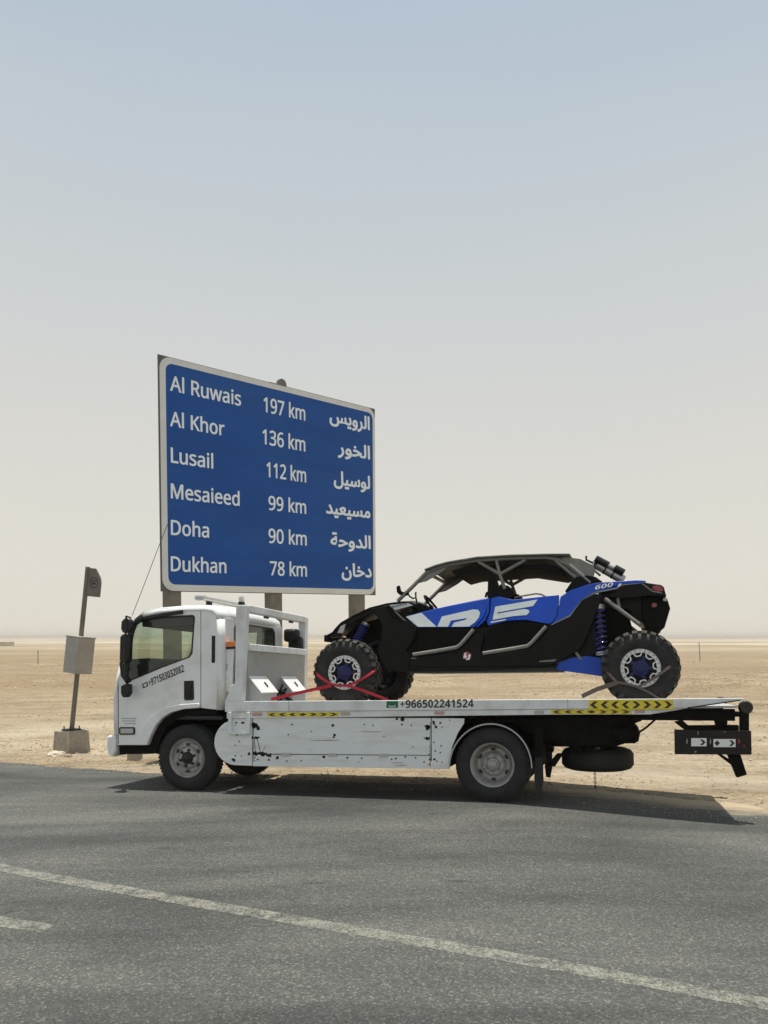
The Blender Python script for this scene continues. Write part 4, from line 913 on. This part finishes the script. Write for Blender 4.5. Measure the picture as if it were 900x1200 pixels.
# blue rear fender with its dark tail
rf_ = bp('rear_fender', [(656.5, 699), (668, 691.5), (690, 684.2), (705, 681.8), (745, 679.2), (757, 680), (757, 682.6), (728, 685.6), (724, 688.8), (698, 694), (682, 703), (668, 721), (646, 732), (653, 722)], .22, .10, M_BLUE, bevel=.012, lean=.10, w0=LW)
bp('fender_trim', [(697, 693.2), (724, 687.8), (728.5, 684.6), (757, 682), (757, 682.9), (729, 685.8), (724.6, 689.4), (698, 694.6), (683, 703.5), (668.5, 722), (646, 733), (646, 732), (667.5, 720.5), (681.5, 702.5)], .212, .006, M_CAGE, rf_, 0, True, .10, LW)
a = U.P(696.5, 690.8, .21); k = .10 * max(0, a.z - LW); a.y += k - .004; b = U.P(717.5, 686.8, .21); b.y = a.y
lettering(mathsans('600', True), M_WHITEPRINT, rf_, a, (b - a).normalized(), (0, .10, 1), (b - a).length, .046, shear=.35)
bp('decal', [(723, 688), (725.5, 683.6), (728.5, 683), (727.5, 685.4)], .219, .002, M_WHITEPRINT, rf_, 0, False, .10, LW)
tl = bp('tail_cowl', [(715, 699), (724, 689), (729, 686), (757, 682.8), (775, 685.5), (778, 688), (781, 699), (770, 697.5), (756, 698), (740, 700.5), (728, 700)], .22, .26, M_BODYBLACK, bevel=.012)
bp('muffler_guard', [(752, 699), (772, 699.5), (782, 701), (785.5, 713), (779, 735), (771, 742), (757, 737), (752, 722)], .34, .18, M_CHASSIS, bevel=.012)
m = MB(); m.plate(U, [[(700, 690), (757, 684), (778, 690), (784, 712), (772, 738), (752, 728), (735, 712), (705, 712)]], .3, BW - .9, .45); m.build('tail_box', M_BODYBLACK, buggy, bevel=.01)
bp('tail_lamp', [(765.5, 686.5), (775.5, 687), (777.2, 692.5), (772, 693.5), (764, 690)], .216, .05, M_REDLENS, tl, .003)
bp('tail_crease', [(752, 684), (753.5, 683.8), (765, 692), (776, 694.5), (776, 695.6), (764, 693.4)], .217, .004, M_CAGE, tl, 0)
bp('reflector', [(764, 707), (769.5, 706.6), (769.5, 711.3), (764, 711.6)], .333, .006, M_REDLENS, tl, 0)
bp('exhaust_tip', [(777, 700.5), (782, 700.5), (782.5, 704), (777, 704.5)], .30, .1, M_ALU, tl, .004, False)
bt('tail_bar', [(709, 701.5, .26), (727, 715, .22), (749, 731.5, .22)], .022, M_CAGE, mirror=True)
bt('tail_bar_brace', [(724, 701, .27), (726, 713, .23)], .017, M_CAGE, mirror=True)
# trailing arm and suspension
bp('trailing_arm', [(650, 777.5), (668, 771), (688, 768.5), (706, 771), (722, 783), (722, 794), (704, 792.5), (688, 790), (652, 785)], .26, .10, M_BLUE, bevel=.02)
bt('radius_rod', [(737, 786, .28), (708, 768, .6), (690, 760, .75)], .02, M_DARKSTEEL, mirror=True)
bt('sway_link', [(668.5, 755, .27), (681, 773, .27)], .018, M_CAGE, mirror=True)
def shock(p0, p1, v0, v1, r, mirror=True):
    A, B = U.P(*p0, v0), U.P(*p1, v1)
    for k in ((0, 1) if mirror else (0,)):
        if k: A = Vector((A.x, BW - A.y, A.z)); B = Vector((B.x, BW - B.y, B.z))
        m = MB(); m.tube([A, A.lerp(B, .55)], r * .62, 12); m.tube([A.lerp(B, .5), B], r * .32, 10); sh = m.build('shock', M_DARKSTEEL, buggy)
        m = MB(); d = (B - A).normalized(); e1 = d.orthogonal().normalized(); e2 = d.cross(e1); pts = []; turns = 9
        for i in range(turns * 12 + 1):
            t = .06 + .86 * i / (turns * 12); an = 2 * math.pi * i / 12; pts.append(A.lerp(B, t) + (e1 * math.cos(an) + e2 * math.sin(an)) * r)
        m.tube(pts, r * .17, 6); m.build('spring', M_COIL, sh)
        m = MB(); m.tube([A.lerp(B, .02), A.lerp(B, .10)], r * 1.1, 14); m.tube([A.lerp(B, .88), A.lerp(B, .94)], r * 1.1, 14); m.build('collar', M_ALU, sh)
shock((701, 708), (706, 772), .33, .28, .060)
shock((429, 730), (414, 760), .40, .30, .050)
m = MB()
for p in (((446, 772, .45), (404, 786, .30)), ((436, 776, .55), (402, 790, .30)), ((444, 752, .45), (406, 768, .30)), ((430, 754, .55), (402, 768, .30))):
    q = [U.P(*x) for x in p]; m.tube(q, .022, 8); m.tube([(x.x, BW - x.y, x.z) for x in q], .022, 8)
m.box((uf, .32, WD / 2), (.10, .08, .24)); m.box((uf, BW - .32, WD / 2), (.10, .08, .24)); m.build('front_arm', M_DARKSTEEL, buggy)
m = MB(); m.tube([(0, .2, WD / 2), (0, BW - .2, WD / 2)], .03, 8); m.box((0, .36, WD / 2), (.14, .10, .24)); m.box((0, BW - .36, WD / 2), (.14, .10, .24)); m.tube([(uf, .2, WD / 2), (uf, BW - .2, WD / 2)], .025, 8)
m.build('drive_shaft', M_DARKSTEEL, buggy)
m = MB(); m.plate(U, [[(690, 715), (735, 712), (742, 740), (735, 775), (705, 782), (690, 778)]], .5, .8, .5); m.build('engine', M_CHASSIS, buggy, bevel=.03)
# nose: hood sheet across the front, bulkhead and lamps
hood = [(388, 747), (394, 738), (401, 730.5), (416, 722), (434, 713.5), (453, 708.8), (470, 706.6), (480, 706), (490, 713)]
hp = [Vector(U.L(x, y, .3)) for x, y in hood]; st = [(.0, .26), (-.012, .32), (-.03, .5), (-.05, .9), (-.03, 1.3), (-.012, 1.48), (.0, 1.54)]
m = MB(); n = len(st); m.add([(p.x, v, p.y - d) for p in hp for d, v in st], [(a * n + b, a * n + b + 1, (a + 1) * n + b + 1, (a + 1) * n + b) for a in range(len(hp) - 1) for b in range(n - 1)])
hd = solid(m.build('hood', M_BODYBLACK, buggy, smooth=50), .02)
bp('hood_decal', [(451, 709.6), (477.5, 706.6), (484, 709.2), (461, 715.4)], .205, .004, M_DECAL, hd, 0, False, .0)
a = U.P(457.5, 713.2, .203); b = U.P(477, 708.8, .203); lettering(mathsans('MAVERICK', True), M_INK, hd, a, (b - a).normalized(), (0, 0, 1), (b - a).length, .028)
m = MB(); m.plate(U, [[(398, 742), (412, 730), (440, 722), (450, 750), (446, 784), (420, 790), (400, 776), (394, 756)]], .3, .76, .52); m.build('bulkhead', M_CHASSIS, buggy, bevel=.02)
bp('front_fender_edge', [(388, 747.5), (394, 738), (401, 730.5), (416, 722), (434, 713.5), (440, 716), (418, 727), (404, 736), (399, 746)], .27, .05, M_BODYBLACK, bevel=.006)
bp('head_lamp', [(395, 742), (399, 733.5), (405, 731), (402, 742)], .262, .05, M_CLEAR, bevel=.005)
bt('bumper_tube', [(384, 752, .35), (384, 745, .35), (390, 742, .35), (404, 741, .40)], .016, M_CHASSIS, mirror=True)
m = MB(); a = U.L(384, 752, .35); b = U.L(384, 744, .35); m.span(a[0] - .05, a[0] + .02, .35, BW - .35, a[1], b[1]); m.build('front_bumper', M_CHASSIS, buggy, bevel=.01)
bp('fender_bracket', [(393, 743), (403, 740.5), (404, 744), (398, 747), (392, 746.5)], .28, .05, mat('orange_rust_bracket', (.20, .07, .03), .7), bevel=.004, mirror=False)
# cage
GV, GF = .36, BW - .36
def cage(pts, r=.0235, v=GV):
    for q in (v, BW - v):
        m = MB(); m.tube([Vector((*U.L(x, y, v), 0)).xzy.lerp(Vector((*U.L(x, y, v), 0)).xzy, 0) + Vector((0, q, 0)) for x, y in pts], r, 10); m.build('cage_tube', M_CAGE, buggy)
cage([(466, 704.5), (484, 687), (499, 671.5), (512, 665.5), (527, 661.5), (560, 656.3), (600, 654), (640, 653), (654, 655.5), (668, 663), (680, 673), (692, 683)])
cage([(560, 658), (585, 672.5)], .020); cage([(581.5, 656), (585.5, 672.5), (591.5, 690)], .020); cage([(585.5, 673), (616, 656)], .020)
cage([(650, 656), (664, 668), (676, 678)], .018)
for q in (GV, GF):
    m = MB(); m.plate(U, [[(490, 683.5), (498, 674), (512, 666.8), (527, 662.8), (515, 672), (500, 681)]], GV, .006, q); m.build('cage_gusset', M_CAGE, buggy)
    m = MB(); m.plate(U, [[(665, 653), (680, 655), (694, 662), (698, 668), (694, 681), (680, 671), (670, 662), (650, 655)]], GV, .006, q); m.build('rear_gusset', M_CAGE, buggy)
for (x, y) in ((500, 671), (582, 656.5), (650, 655.5), (690, 681)):
    a = U.L(x, y, GV); m = MB(); m.tube([(a[0], GV, a[1]), (a[0], GF, a[1])], .021, 10); m.build('cage_cross_tube', M_CAGE, buggy)
rp = [Vector(U.L(x, y, GV)) for x, y in ((499, 668.8), (512, 663.6), (527, 659.6), (560, 654.2), (600, 651.8), (640, 650.8), (667.5, 650.8))]
stv = [(.0, .30), (-.012, .40), (-.03, .65), (-.035, .9), (-.03, 1.15), (-.012, 1.40), (.0, 1.50)]
m = MB(); n = len(stv); m.add([(p.x, v, p.y - d) for p in rp for d, v in stv], [(a * n + b, a * n + b + 1, (a + 1) * n + b + 1, (a + 1) * n + b) for a in range(len(rp) - 1) for b in range(n - 1)])
solid(m.build('roof_panel', M_ROOF, buggy, smooth=50), .022)
m = MB(); m.plate(U, [[(527, 668), (545, 663), (640, 659), (668, 666), (660, 671), (620, 665), (548, 670), (533, 674)]], GV, GF - GV - .1, GV + .05); m.build('roof_lining', M_NET, buggy, bevel=.01)
# seats, wheel, intake, spare things on the cage
for (x0, v) in ((573, .52), (573, 1.28), (640, .52), (640, 1.28)):
    k = x0 - 573
    m = MB(); m.plate(U, [[(573 + k * .97, 715), (574 + k * .97, 682), (576 + k * .97, 677), (580 + k * .97, 677), (582 + k * .97, 683), (583 + k * .97, 720)]] if k == 0 else [[(633, 715), (634, 702), (640, 702), (641, 720)]], .5, .34, v - .17); m.build('seat', M_NET, buggy, bevel=.02)
bp('head_restraint', [(578, 698.5), (581, 693), (585, 687.5), (589, 685.8), (595, 686), (599, 689), (602, 696), (602, 699), (590, 701)], GV, .10, M_NET, bevel=.02)
bt('seat_hoop', [(569, 700, .4), (570.5, 695, .4), (574, 693, .4), (577, 696, .4)], .014, M_NET)
bt('grab_rail', [(603, 701, .30), (606, 699.5, .30), (628, 695.8, .30), (634, 696.5, .30), (641, 700, .30)], .009, M_CAGE, mirror=True)
m = MB(); m.lathe([(.15 + .014 * math.cos(R(t)), .014 * math.sin(R(t))) for t in range(0, 360, 45)], U.P(507, 710, .55), (.8, 0, .6), 26, closed=True); m.tube([U.P(507, 710, .55), U.P(495, 722, .55)], .02, 8); m.build('steering_wheel', M_NET, buggy)
bp('dashboard', [(482, 712), (490, 706), (498, 709), (506, 716), (500, 722), (486, 722)], .36, 1.08, M_NET, bevel=.015, mirror=False)
m = MB()
for p in ([(473, 697, .36), (478, 695, .36), (480, 699, .36), (484, 701.5, .36), (487.5, 700, .36), (487, 695, .36), (488, 694, .36)], [(487.5, 701, .36), (488.5, 707, .36)]): m.tube([U.P(*x) for x in p], .010, 7)
m.plate(U, [[(464.5, 687.5), (467.5, 686), (469, 692), (472.5, 694), (478, 692), (478, 697), (473, 698), (468, 697), (465, 694)]], .34, .05); m.build('camera_mount', M_NET, buggy, bevel=.0)
bp('intake_scoop', [(662, 693), (668, 684), (675, 676), (688, 674), (698, 676), (706, 681.5), (690, 684), (668, 691.5)], .34, .35, M_NET, bevel=.02)
for (p0, p1, r, mt, nm, v) in (((697, 660.5), (731, 680), .052, M_ALU, 'exhaust_tube', .75), ((698, 654.5), (713, 662.5), .040, M_BLACK, 'tool_roll', .7), ((720, 665.5), (731, 671.5), .042, M_BLACK, 'tool_roll', .7), ((712, 662), (721, 666.5), .030, M_ALU, 'tool_roll_clamp', .7)):
    m = MB(); m.tube([U.P(*p0, v), U.P(*p1, v)], r, 16); m.build(nm, mt, buggy, bevel=.004)
for t in (.35, .62):
    m = MB(); a, b = U.P(697, 660.5, .75), U.P(731, 680, .75); m.tube([a.lerp(b, t), a.lerp(b, t + .04)], .056, 16); m.build('clamp_ring', M_BLACK, buggy)
bt('tool_roll_bracket', [(687, 651.5, .7), (687, 656, .7), (693, 659, .7), (700, 661, .7)], .012, M_BLACK)
bt('tool_roll_strut', [(697, 657, .7), (694, 666, .6), (703, 674, .5)], .014, M_BLACK)

# straps
def strap(pts, m_, label, w=.05):
    mb = MB(); mb.ribbon([U.P(*p) for p in pts], w, .006, (0, -1, 0)); o = mb.build('tie_down_strap', m_)
    o.location = U.o; o.rotation_euler = U.e; return tag(o, label, 'strap', 'ratchet straps holding the buggy wheels')
strap([(369.5, 786, .24), (369.3, 787, .12), (370.5, 789, .03), (376, 794, -.014), (387, 801.5, -.024), (397, 803.5, -.024), (409, 803.5, -.024), (424, 796, -.024), (434, 789.5, -.016), (438.5, 786, .02), (440, 784, .10), (440, 783, .24)], M_RED, 'red webbing strap looped across the buggy front wheel', .028)
strap([(408, 803.5, -.03), (428, 810, -.03), (455, 820.5, -.03)], M_RED, 'red strap running down rearward from the front wheel to the rail', .03)
strap([(318, 819.5, .0), (345, 813, -.02), (388, 803.5, -.03)], M_RED, 'red strap running forward from the front wheel to the winch boxes', .036)
strap([(706.5, 780, .28), (707, 782, .12), (709, 784, .02), (715, 791, -.014), (723, 799.5, -.024), (735, 801.5, -.026), (748, 805, -.026), (770, 792.5, -.026), (785, 781, -.014), (791, 776.5, .03), (793.5, 774, .12), (794, 772, .28)], M_BROWNSTRAP, 'brown grey webbing strap looped across the buggy rear wheel', .026)
strap([(748, 805.5, -.03), (760, 811, -.03), (774, 819.5, -.03)], M_BROWNSTRAP, 'thin brown strap dropping rearward from the rear wheel to the rail', .02)
strap([(682, 816, -.01), (700, 807.5, -.02), (723, 800, -.03)], M_BROWNSTRAP, 'wide brown strap running forward from the rear wheel to the rail', .045)

# ------------------------------------------------------------------ the road sign
S = Frame((-3.58512764, 12.4, 2.49317425), -44.478, -1.162, 1.461)
sign = thing('road_sign', S, 'large blue road sign listing six towns and distances in English and Arabic', 'road sign')
SW, SH = 4.805, 3.789
def rr_poly(x0, y0, x1, y1, r, n=8):
    out = []
    for cx, cy, a in ((x1 - r, y0 + r, -90), (x1 - r, y1 - r, 0), (x0 + r, y1 - r, 90), (x0 + r, y0 + r, 180)):
        out += [(cx + r * math.cos(R(a + 90 * k / n)), cy + r * math.sin(R(a + 90 * k / n))) for k in range(n + 1)]
    return out
f0 = lambda v: (lambda a, b: (a, v, b))
m = MB(); m.span(0, SW, .02, .04, 0, SH); m.build('backing_plate', M_SIGNBACK, sign)
brd = rr_poly(.02, .012, SW - .012, SH - .012, .20); inn = rr_poly(.125, .115, SW - .072, SH - .105, .13)
m = MB(); m.prism([brd, inn], f0(.010), f0(.019)); m.build('border', M_SIGNWHITE, sign)
m = MB(); m.prism([inn], f0(.012), f0(.019)); pn = m.build('panel', M_SIGNBLUE, sign)
c8 = lambda x, y: (170 + x * .32222, 400 + y * .32222)
V1 = .0085
def sign_text(body, l, r, top, off=.007):
    a = S.P(*c8(*l), V1); b = S.P(*c8(*r), V1); t = S.P(*c8(l[0], top), V1)
    lettering(body, M_SIGNTEXT, pn, a, (1, 0, 0), (0, 0, 1), b.x - a.x, t.z - a.z, weight=off)
for body, l, r, top in (('Al Ruwais', (92, 178), (348, 226), 121), ('Al Khor', (92, 307), (288, 340), 251), ('Lusail', (95, 440), (247, 460), 383), ('Mesaieed', (95, 570), (343, 598), 514), ('Doha', (95, 703), (232, 714), 647), ('Dukhan', (95, 835), (295, 845), 779),
                        ('197 km', (432, 255), (582, 282), 199), ('136 km', (428, 372), (582, 396), 316), ('112 km', (443, 492), (585, 512), 436), ('99 km', (450, 612), (585, 626), 559), ('90 km', (450, 732), (587, 743), 678), ('78 km', (455, 850), (588, 858), 797)):
    sign_text(mathsans(body), l, r, top)
c6 = lambda x, y: (300 + x / 6.0, 430 + y / 6.0)
ysc = None
for w, xl, xr, yb, yt in (('الرويس', 520, 797, 442, 353), ('الخور', 578, 799, 648, 563), ('لوسيل', 550, 799, 858, 770), ('مسيعيد', 495, 801, 1062, 0), ('الدوحة', 527, 804, 1278, 1180), ('دخان', 605, 811, 1478, 0)):
    a = S.P(*c6(xl, yb), V1); b = S.P(*c6(xr, yb), V1); base = b.z
    if yt and ysc is None:
        t = S.P(*c6(xr, yt), V1); _, ysc = lettering(arabic(w), M_SIGNTEXT, pn, (a.x, V1, base), (1, 0, 0), (0, 0, 1), b.x - a.x, t.z - base, weight=.013)
    else: lettering(arabic(w), M_SIGNTEXT, pn, (a.x, V1, base), (1, 0, 0), (0, 0, 1), b.x - a.x, ysc=ysc, weight=.013)
# posts (the sign's own axes tilt a little; posts run along them into the ground)
for k, (xa, xb, ybp) in enumerate(((195.5, 213.5, 693), (315.5, 331, 696), (414, 427.5, 698))):
    a = S.P(xa, ybp, .10); b = S.P(xb, ybp, .10)
    m = MB(); top = SH - .15 if k != 1 else SH + .02
    m.span(a.x, b.x - .05, .041, .25, -3.1, top); ps = m.build('post', M_POST, sign, bevel=.006)
    for z in (.35, 1.5, 2.7):
        m = MB(); m.span(a.x - .05, b.x, .0405, .06, z, z + .06); m.build('clip', M_GALV, ps)
a = S.P(330.5, 455, .09); m = MB(); m.lathe([(0, 0), (.095, 0), (.10, .01), (.10, .05), (0, .05)], (a.x, .08, SH + .05), (0, 1, 0), 24); m.build('disc', M_POST, sign)
m = MB(); m.span(a.x - .10, a.x + .10, .081, .13, SH - .2, SH + .05); m.build('disc_bracket', M_POST, sign)

# ------------------------------------------------------------------ leaning pole with its box and flag plate
def ground_at(px, py): return walk(px, py, sand_h)
g = ground_at(84, 882)
G = Frame((g.x, g.y, g.z), 32, 0, 0)
pole = thing('stop_pole', G, 'leaning grey steel pole with box and flag plate on a concrete block', 'pole')
k = g.y / FOC
m = MB(); m.add([(x * .225 * q, y * .225 * q, z) for z, q in ((-.08, 1.04), (.40, .93)) for x, y in ((-1, -1), (1, -1), (1, 1), (-1, 1))], [(0, 1, 2, 3), (7, 6, 5, 4), (0, 4, 5, 1), (1, 5, 6, 2), (2, 6, 7, 3), (3, 7, 4, 0)]); m.build('concrete_block', M_CONC, pole, bevel=.02)
lean = Vector((.118 * math.cos(R(32)), -.118 * math.sin(R(32)) * -1, 1)).normalized()
Gr = G.M.to_3x3().inverted(); lean = (Gr @ Vector((.10, 0, 1))).normalized()
P0 = Vector((0, 0, .40))
H1 = 192 * k * 1.0
m = MB(); m.tube([P0, P0 + lean * (H1 * 1.0)], .042, 14); m.build('pole_shaft', M_POST, pole)
m = MB(); m.box(P0 + Vector((0, 0, .012)), (.24, .24, .02))
for dx in (-.09, .09):
    for dy in (-.09, .09): m.tube([P0 + Vector((dx, dy, 0)), P0 + Vector((dx, dy, .075))], .011, 6)
m.build('base_plate', M_DARKSTEEL, pole)
rot = lean.to_track_quat('Z', 'Y').to_matrix(); rl = Matrix.Rotation(0, 3, 'Z')
def along(t): return P0 + lean * t
tilt = Vector((0, 0, 1)).rotation_difference(lean).to_matrix()
bx0, bx1 = (855 - 788) * k, (855 - 746) * k
m = MB(); m.box(along((bx0 + bx1) / 2), (.35, .35, bx1 - bx0), tilt); bxo = m.build('steel_box', M_GALV, pole, bevel=.012)
m = MB(); m.box(along(bx1 + .01) , (.37, .37, .03), tilt); m.build('lid', M_GALV, bxo, bevel=.008)
m = MB(); nfr = tilt @ Vector((0, -1, 0)); c0 = along((bx0 + bx1) / 2) + nfr * .176
m.box(c0, (.31, .004, (bx1 - bx0) * .88), tilt); m.build('door', M_GALV, bxo, bevel=.0015)
m = MB()
pr = random.Random(3)
ex, ez = tilt @ Vector((1, 0, 0)), tilt @ Vector((0, 0, 1))
for i in range(16):
    cc = c0 + nfr * .0023 + ex * pr.uniform(-.11, .08) + ez * pr.uniform(-.13, .06); rr_ = pr.uniform(.015, .05); pts = [(rr_ * pr.uniform(.4, 1) * math.cos(2 * math.pi * q / 8), rr_ * pr.uniform(.4, 1) * math.sin(2 * math.pi * q / 8)) for q in range(8)]
    m.prism([pts], lambda a, b: cc + ex * a + ez * b, lambda a, b: cc + ex * a + ez * b + nfr * (.0006 + .0002 * i))
m.build('torn_sticker', mat('torn_paper', (.36, .36, .33), .8), bxo)
# flag plate
fx0 = (855 - 697) * k; fx1 = (855 - 664) * k; fw = .30
vx = (Gr @ Vector((1, -.25, 0))).normalized(); vx = (vx - lean * vx.dot(lean)).normalized(); vn = vx.cross(lean).normalized()
q = [(.0, fx0), (fw, fx0), (fw, fx0 + .26), (fw - .02, fx0 + .34), (fw - .07, fx0 + .42), (fw - .13, fx1), (0, fx1)]
f_ = lambda d: (lambda a, b: P0 + vx * a + lean * b + vn * d)
m = MB(); m.prism([q], f_(-.015), f_(.015)); fp = m.build('flag_plate', M_POST, pole, bevel=.004)
sgn = 1 if (vn.dot(Gr @ Vector((0, -1, 0))) > 0) else -1
ec = (.165, fx0 + .25)
ring = [(ec[0] + .085 * math.cos(2 * math.pi * i / 24), ec[1] + .095 * math.sin(2 * math.pi * i / 24)) for i in range(24)]
m = MB(); m.prism([ring, [(ec[0] + (a - ec[0]) * .86, ec[1] + (b - ec[1]) * .86) for a, b in ring]], f_(sgn * .0152), f_(sgn * .017))
m.prism([[(ec[0] - .05, ec[1] + .01), (ec[0] + .055, ec[1] + .03), (ec[0] + .055, ec[1] + .045), (ec[0] - .05, ec[1] + .025)]], f_(sgn * .0152), f_(sgn * .017)); m.prism([[(ec[0] - .045, ec[1] - .035), (ec[0] + .04, ec[1] - .03), (ec[0] + .03, ec[1] - .005), (ec[0] - .04, ec[1] - .01)]], f_(sgn * .0152), f_(sgn * .017))
m.build('round_emblem', M_DARKSTEEL, fp)

# stones, stakes, far things
def rock(name, px, py, sx, sy, sz, seed, label, mt=M_STONE, sub=3):
    g = ground_at(px, py); bm = bmesh.new(); bmesh.ops.create_icosphere(bm, subdivisions=sub, radius=1)
    for v in bm.verts:
        n = v.co.normalized(); d = 1 + .28 * noise.noise(n * 1.6 + Vector((seed, 0, 0))) + .14 * noise.noise(n * 4 + Vector((0, seed, 0)))
        p = n * d; p.z = max(p.z, -.35); v.co = Vector((p.x * sx, p.y * sy, p.z * sz))
    me = bpy.data.meshes.new(name); bm.to_mesh(me); bm.free(); me.materials.append(mt)
    o = bpy.data.objects.new(name, me); COL.objects.link(o); o.location = (g.x, g.y, g.z + .2 * sz); o.rotation_euler = (0, 0, seed)
    return tag(o, label, 'stone')
rock('stone', 66, 886, .17, .12, .075, 1.3, 'pale broken stone lying against the concrete block of the pole')
rock('stone', 80, 887, .07, .06, .035, 4.1, 'small dark stone right of the pale stone by the concrete block', mat('brown_stone', (.28, .22, .16), .9, var=.2, scale=9, bump=.5))
g = ground_at(158, 891)
m = MB(); m.add([(x * .10, y * .10, z) for z in (-.05, .16) for x, y in ((-1, -1), (1, -1), (1, 1), (-1, 1))], [(0, 1, 2, 3), (7, 6, 5, 4), (0, 4, 5, 1), (1, 5, 6, 2), (2, 6, 7, 3), (3, 7, 4, 0)])
o = m.build('concrete_stub', M_CONC, bevel=.02); o.location = g; tag(o, 'low pale concrete stub on the sand seen under the truck cab', 'concrete block')
def stake(px, base, top, lab, tilt=0.0):
    g = ground_at(px, base); h = (base - top) / FOC * g.y
    m = MB(); m.tube([(0, 0, -.2), (tilt * h, 0, h)], .035, 8, rr=[.035, .03]); o = m.build('stake', M_POST)
    m = MB(); m.tube([(tilt * h, 0, h - .05), (tilt * h, 0, h + .03)], .05, 8); m.build('cap', M_POST, o)
    o.location = g; tag(o, lab, 'stake', 'thin stakes in the desert')
stake(44.5, 778, 763, 'thin dark stake standing in the sand left of the leaning pole')
stake(820.5, 775, 753.5, 'thin dark stake standing in the sand right of the buggy', -.06)
# low white block at the left, far out
g = ground_at(2, 757)
m = MB(); m.span(-5, 1.2, 0, 4, -.6, .9); m.span(-5.1, 1.3, -.1, 4.1, .9, 1.0); m.span(.2, .6, -.03, 0, .0, .7)
o = m.build('far_hut', mat('hut_white', (.55, .50, .42), .8, var=.1, scale=2)); o.location = g; tag(o, 'low pale hut far out on the desert at the left edge', 'hut')

# gravel along the shoulder: countless, one object
rng = random.Random(11); m = MB(); cnt = 0
while cnt < 15000:
    s_ = rng.uniform(-9, 16); e_ = abs(rng.gauss(0, 1.6)) - .35
    if rng.random() < .45: e_ = rng.uniform(0, 26); s_ = rng.uniform(-18, 24)
    p = E1 + ed * s_ + en * e_; e2_ = edge_d(p.x, p.y)
    z = sand_h(p.x, p.y) if e2_ > .0 else base_h(p.x, p.y) + .012
    r_ = rng.choice((.006, .008, .010, .013, .018)) * rng.uniform(.7, 1.3)
    if e2_ < 0 and r_ > .012: continue
    if rng.random() < .012 and e2_ > .4: r_ *= 2.6
    a = [rng.uniform(.6, 1.2) for _ in range(6)]; th = rng.random() * 6.28; ca, sa = math.cos(th), math.sin(th)
    q = [(a[0], 0, 0), (0, a[1], 0), (-a[2], 0, 0), (0, -a[3], 0), (.2, .1, .7 * a[4]), (0, 0, -.5)]
    m.add([(p.x + r_ * (x * ca - y_ * sa), p.y + r_ * (x * sa + y_ * ca), z + r_ * (zz + .25)) for x, y_, zz in q], [(0, 1, 4), (1, 2, 4), (2, 3, 4), (3, 0, 4), (1, 0, 5), (2, 1, 5), (3, 2, 5), (0, 3, 5)])
    cnt += 1
cnt = 0
while cnt < 9000:
    Y_ = rng.uniform(13, 62) if rng.random() < .6 else rng.gauss(33, 3.5); X_ = rng.uniform(-.62, .62) * Y_
    if Y_ < 12 or edge_d(X_, Y_) < 1: continue
    if noise.noise(Vector((X_ * .12, Y_ * .2, 6.1))) < rng.uniform(-.25, .25): continue
    r_ = .014 + .03 * rng.random() ** 3 + Y_ * .0005; z = sand_h(X_, Y_)
    a = [rng.uniform(.6, 1.3) for _ in range(6)]; th = rng.random() * 6.28; ca, sa = math.cos(th), math.sin(th)
    q = [(a[0], 0, 0), (0, a[1], 0), (-a[2], 0, 0), (0, -a[3], 0), (.2, .1, .75 * a[4]), (0, 0, -.5)]
    m.add([(X_ + r_ * (x * ca - y_ * sa), Y_ + r_ * (x * sa + y_ * ca), z + r_ * (zz + .2)) for x, y_, zz in q], [(0, 1, 4), (1, 2, 4), (2, 3, 4), (3, 0, 4), (1, 0, 5), (2, 1, 5), (3, 2, 5), (0, 3, 5)])
    cnt += 1
me = bpy.data.meshes.new('gravel'); me.from_pydata(m.v, [], m.f); me.materials.append(mat('shoulder_gravel', (.40, .32, .22), .9, var=.45, scale=3.1))
o = bpy.data.objects.new('gravel', me); COL.objects.link(o); tag(o, 'loose gravel scattered along the sandy edge of the asphalt', 'gravel', kind='stuff')

# dusty air
m = MB(); m.span(-14800, 14800, -60, 9800, -4.0, 7.5)
hz = bpy.data.materials.new('dusty_air'); hz.use_nodes = True; N, K = hz.node_tree.nodes, hz.node_tree.links; N.remove(N['Principled BSDF'])
pv_ = N.new('ShaderNodeVolumePrincipled'); pv_.inputs['Color'].default_value = (.93, .87, .76, 1); pv_.inputs['Density'].default_value = .0006; pv_.inputs['Anisotropy'].default_value = .3
K.new(pv_.outputs[0], N['Material Output'].inputs['Volume'])
o = m.build('haze', hz); tag(o, 'pale dust haze hanging over the whole desert', 'haze', kind='stuff')
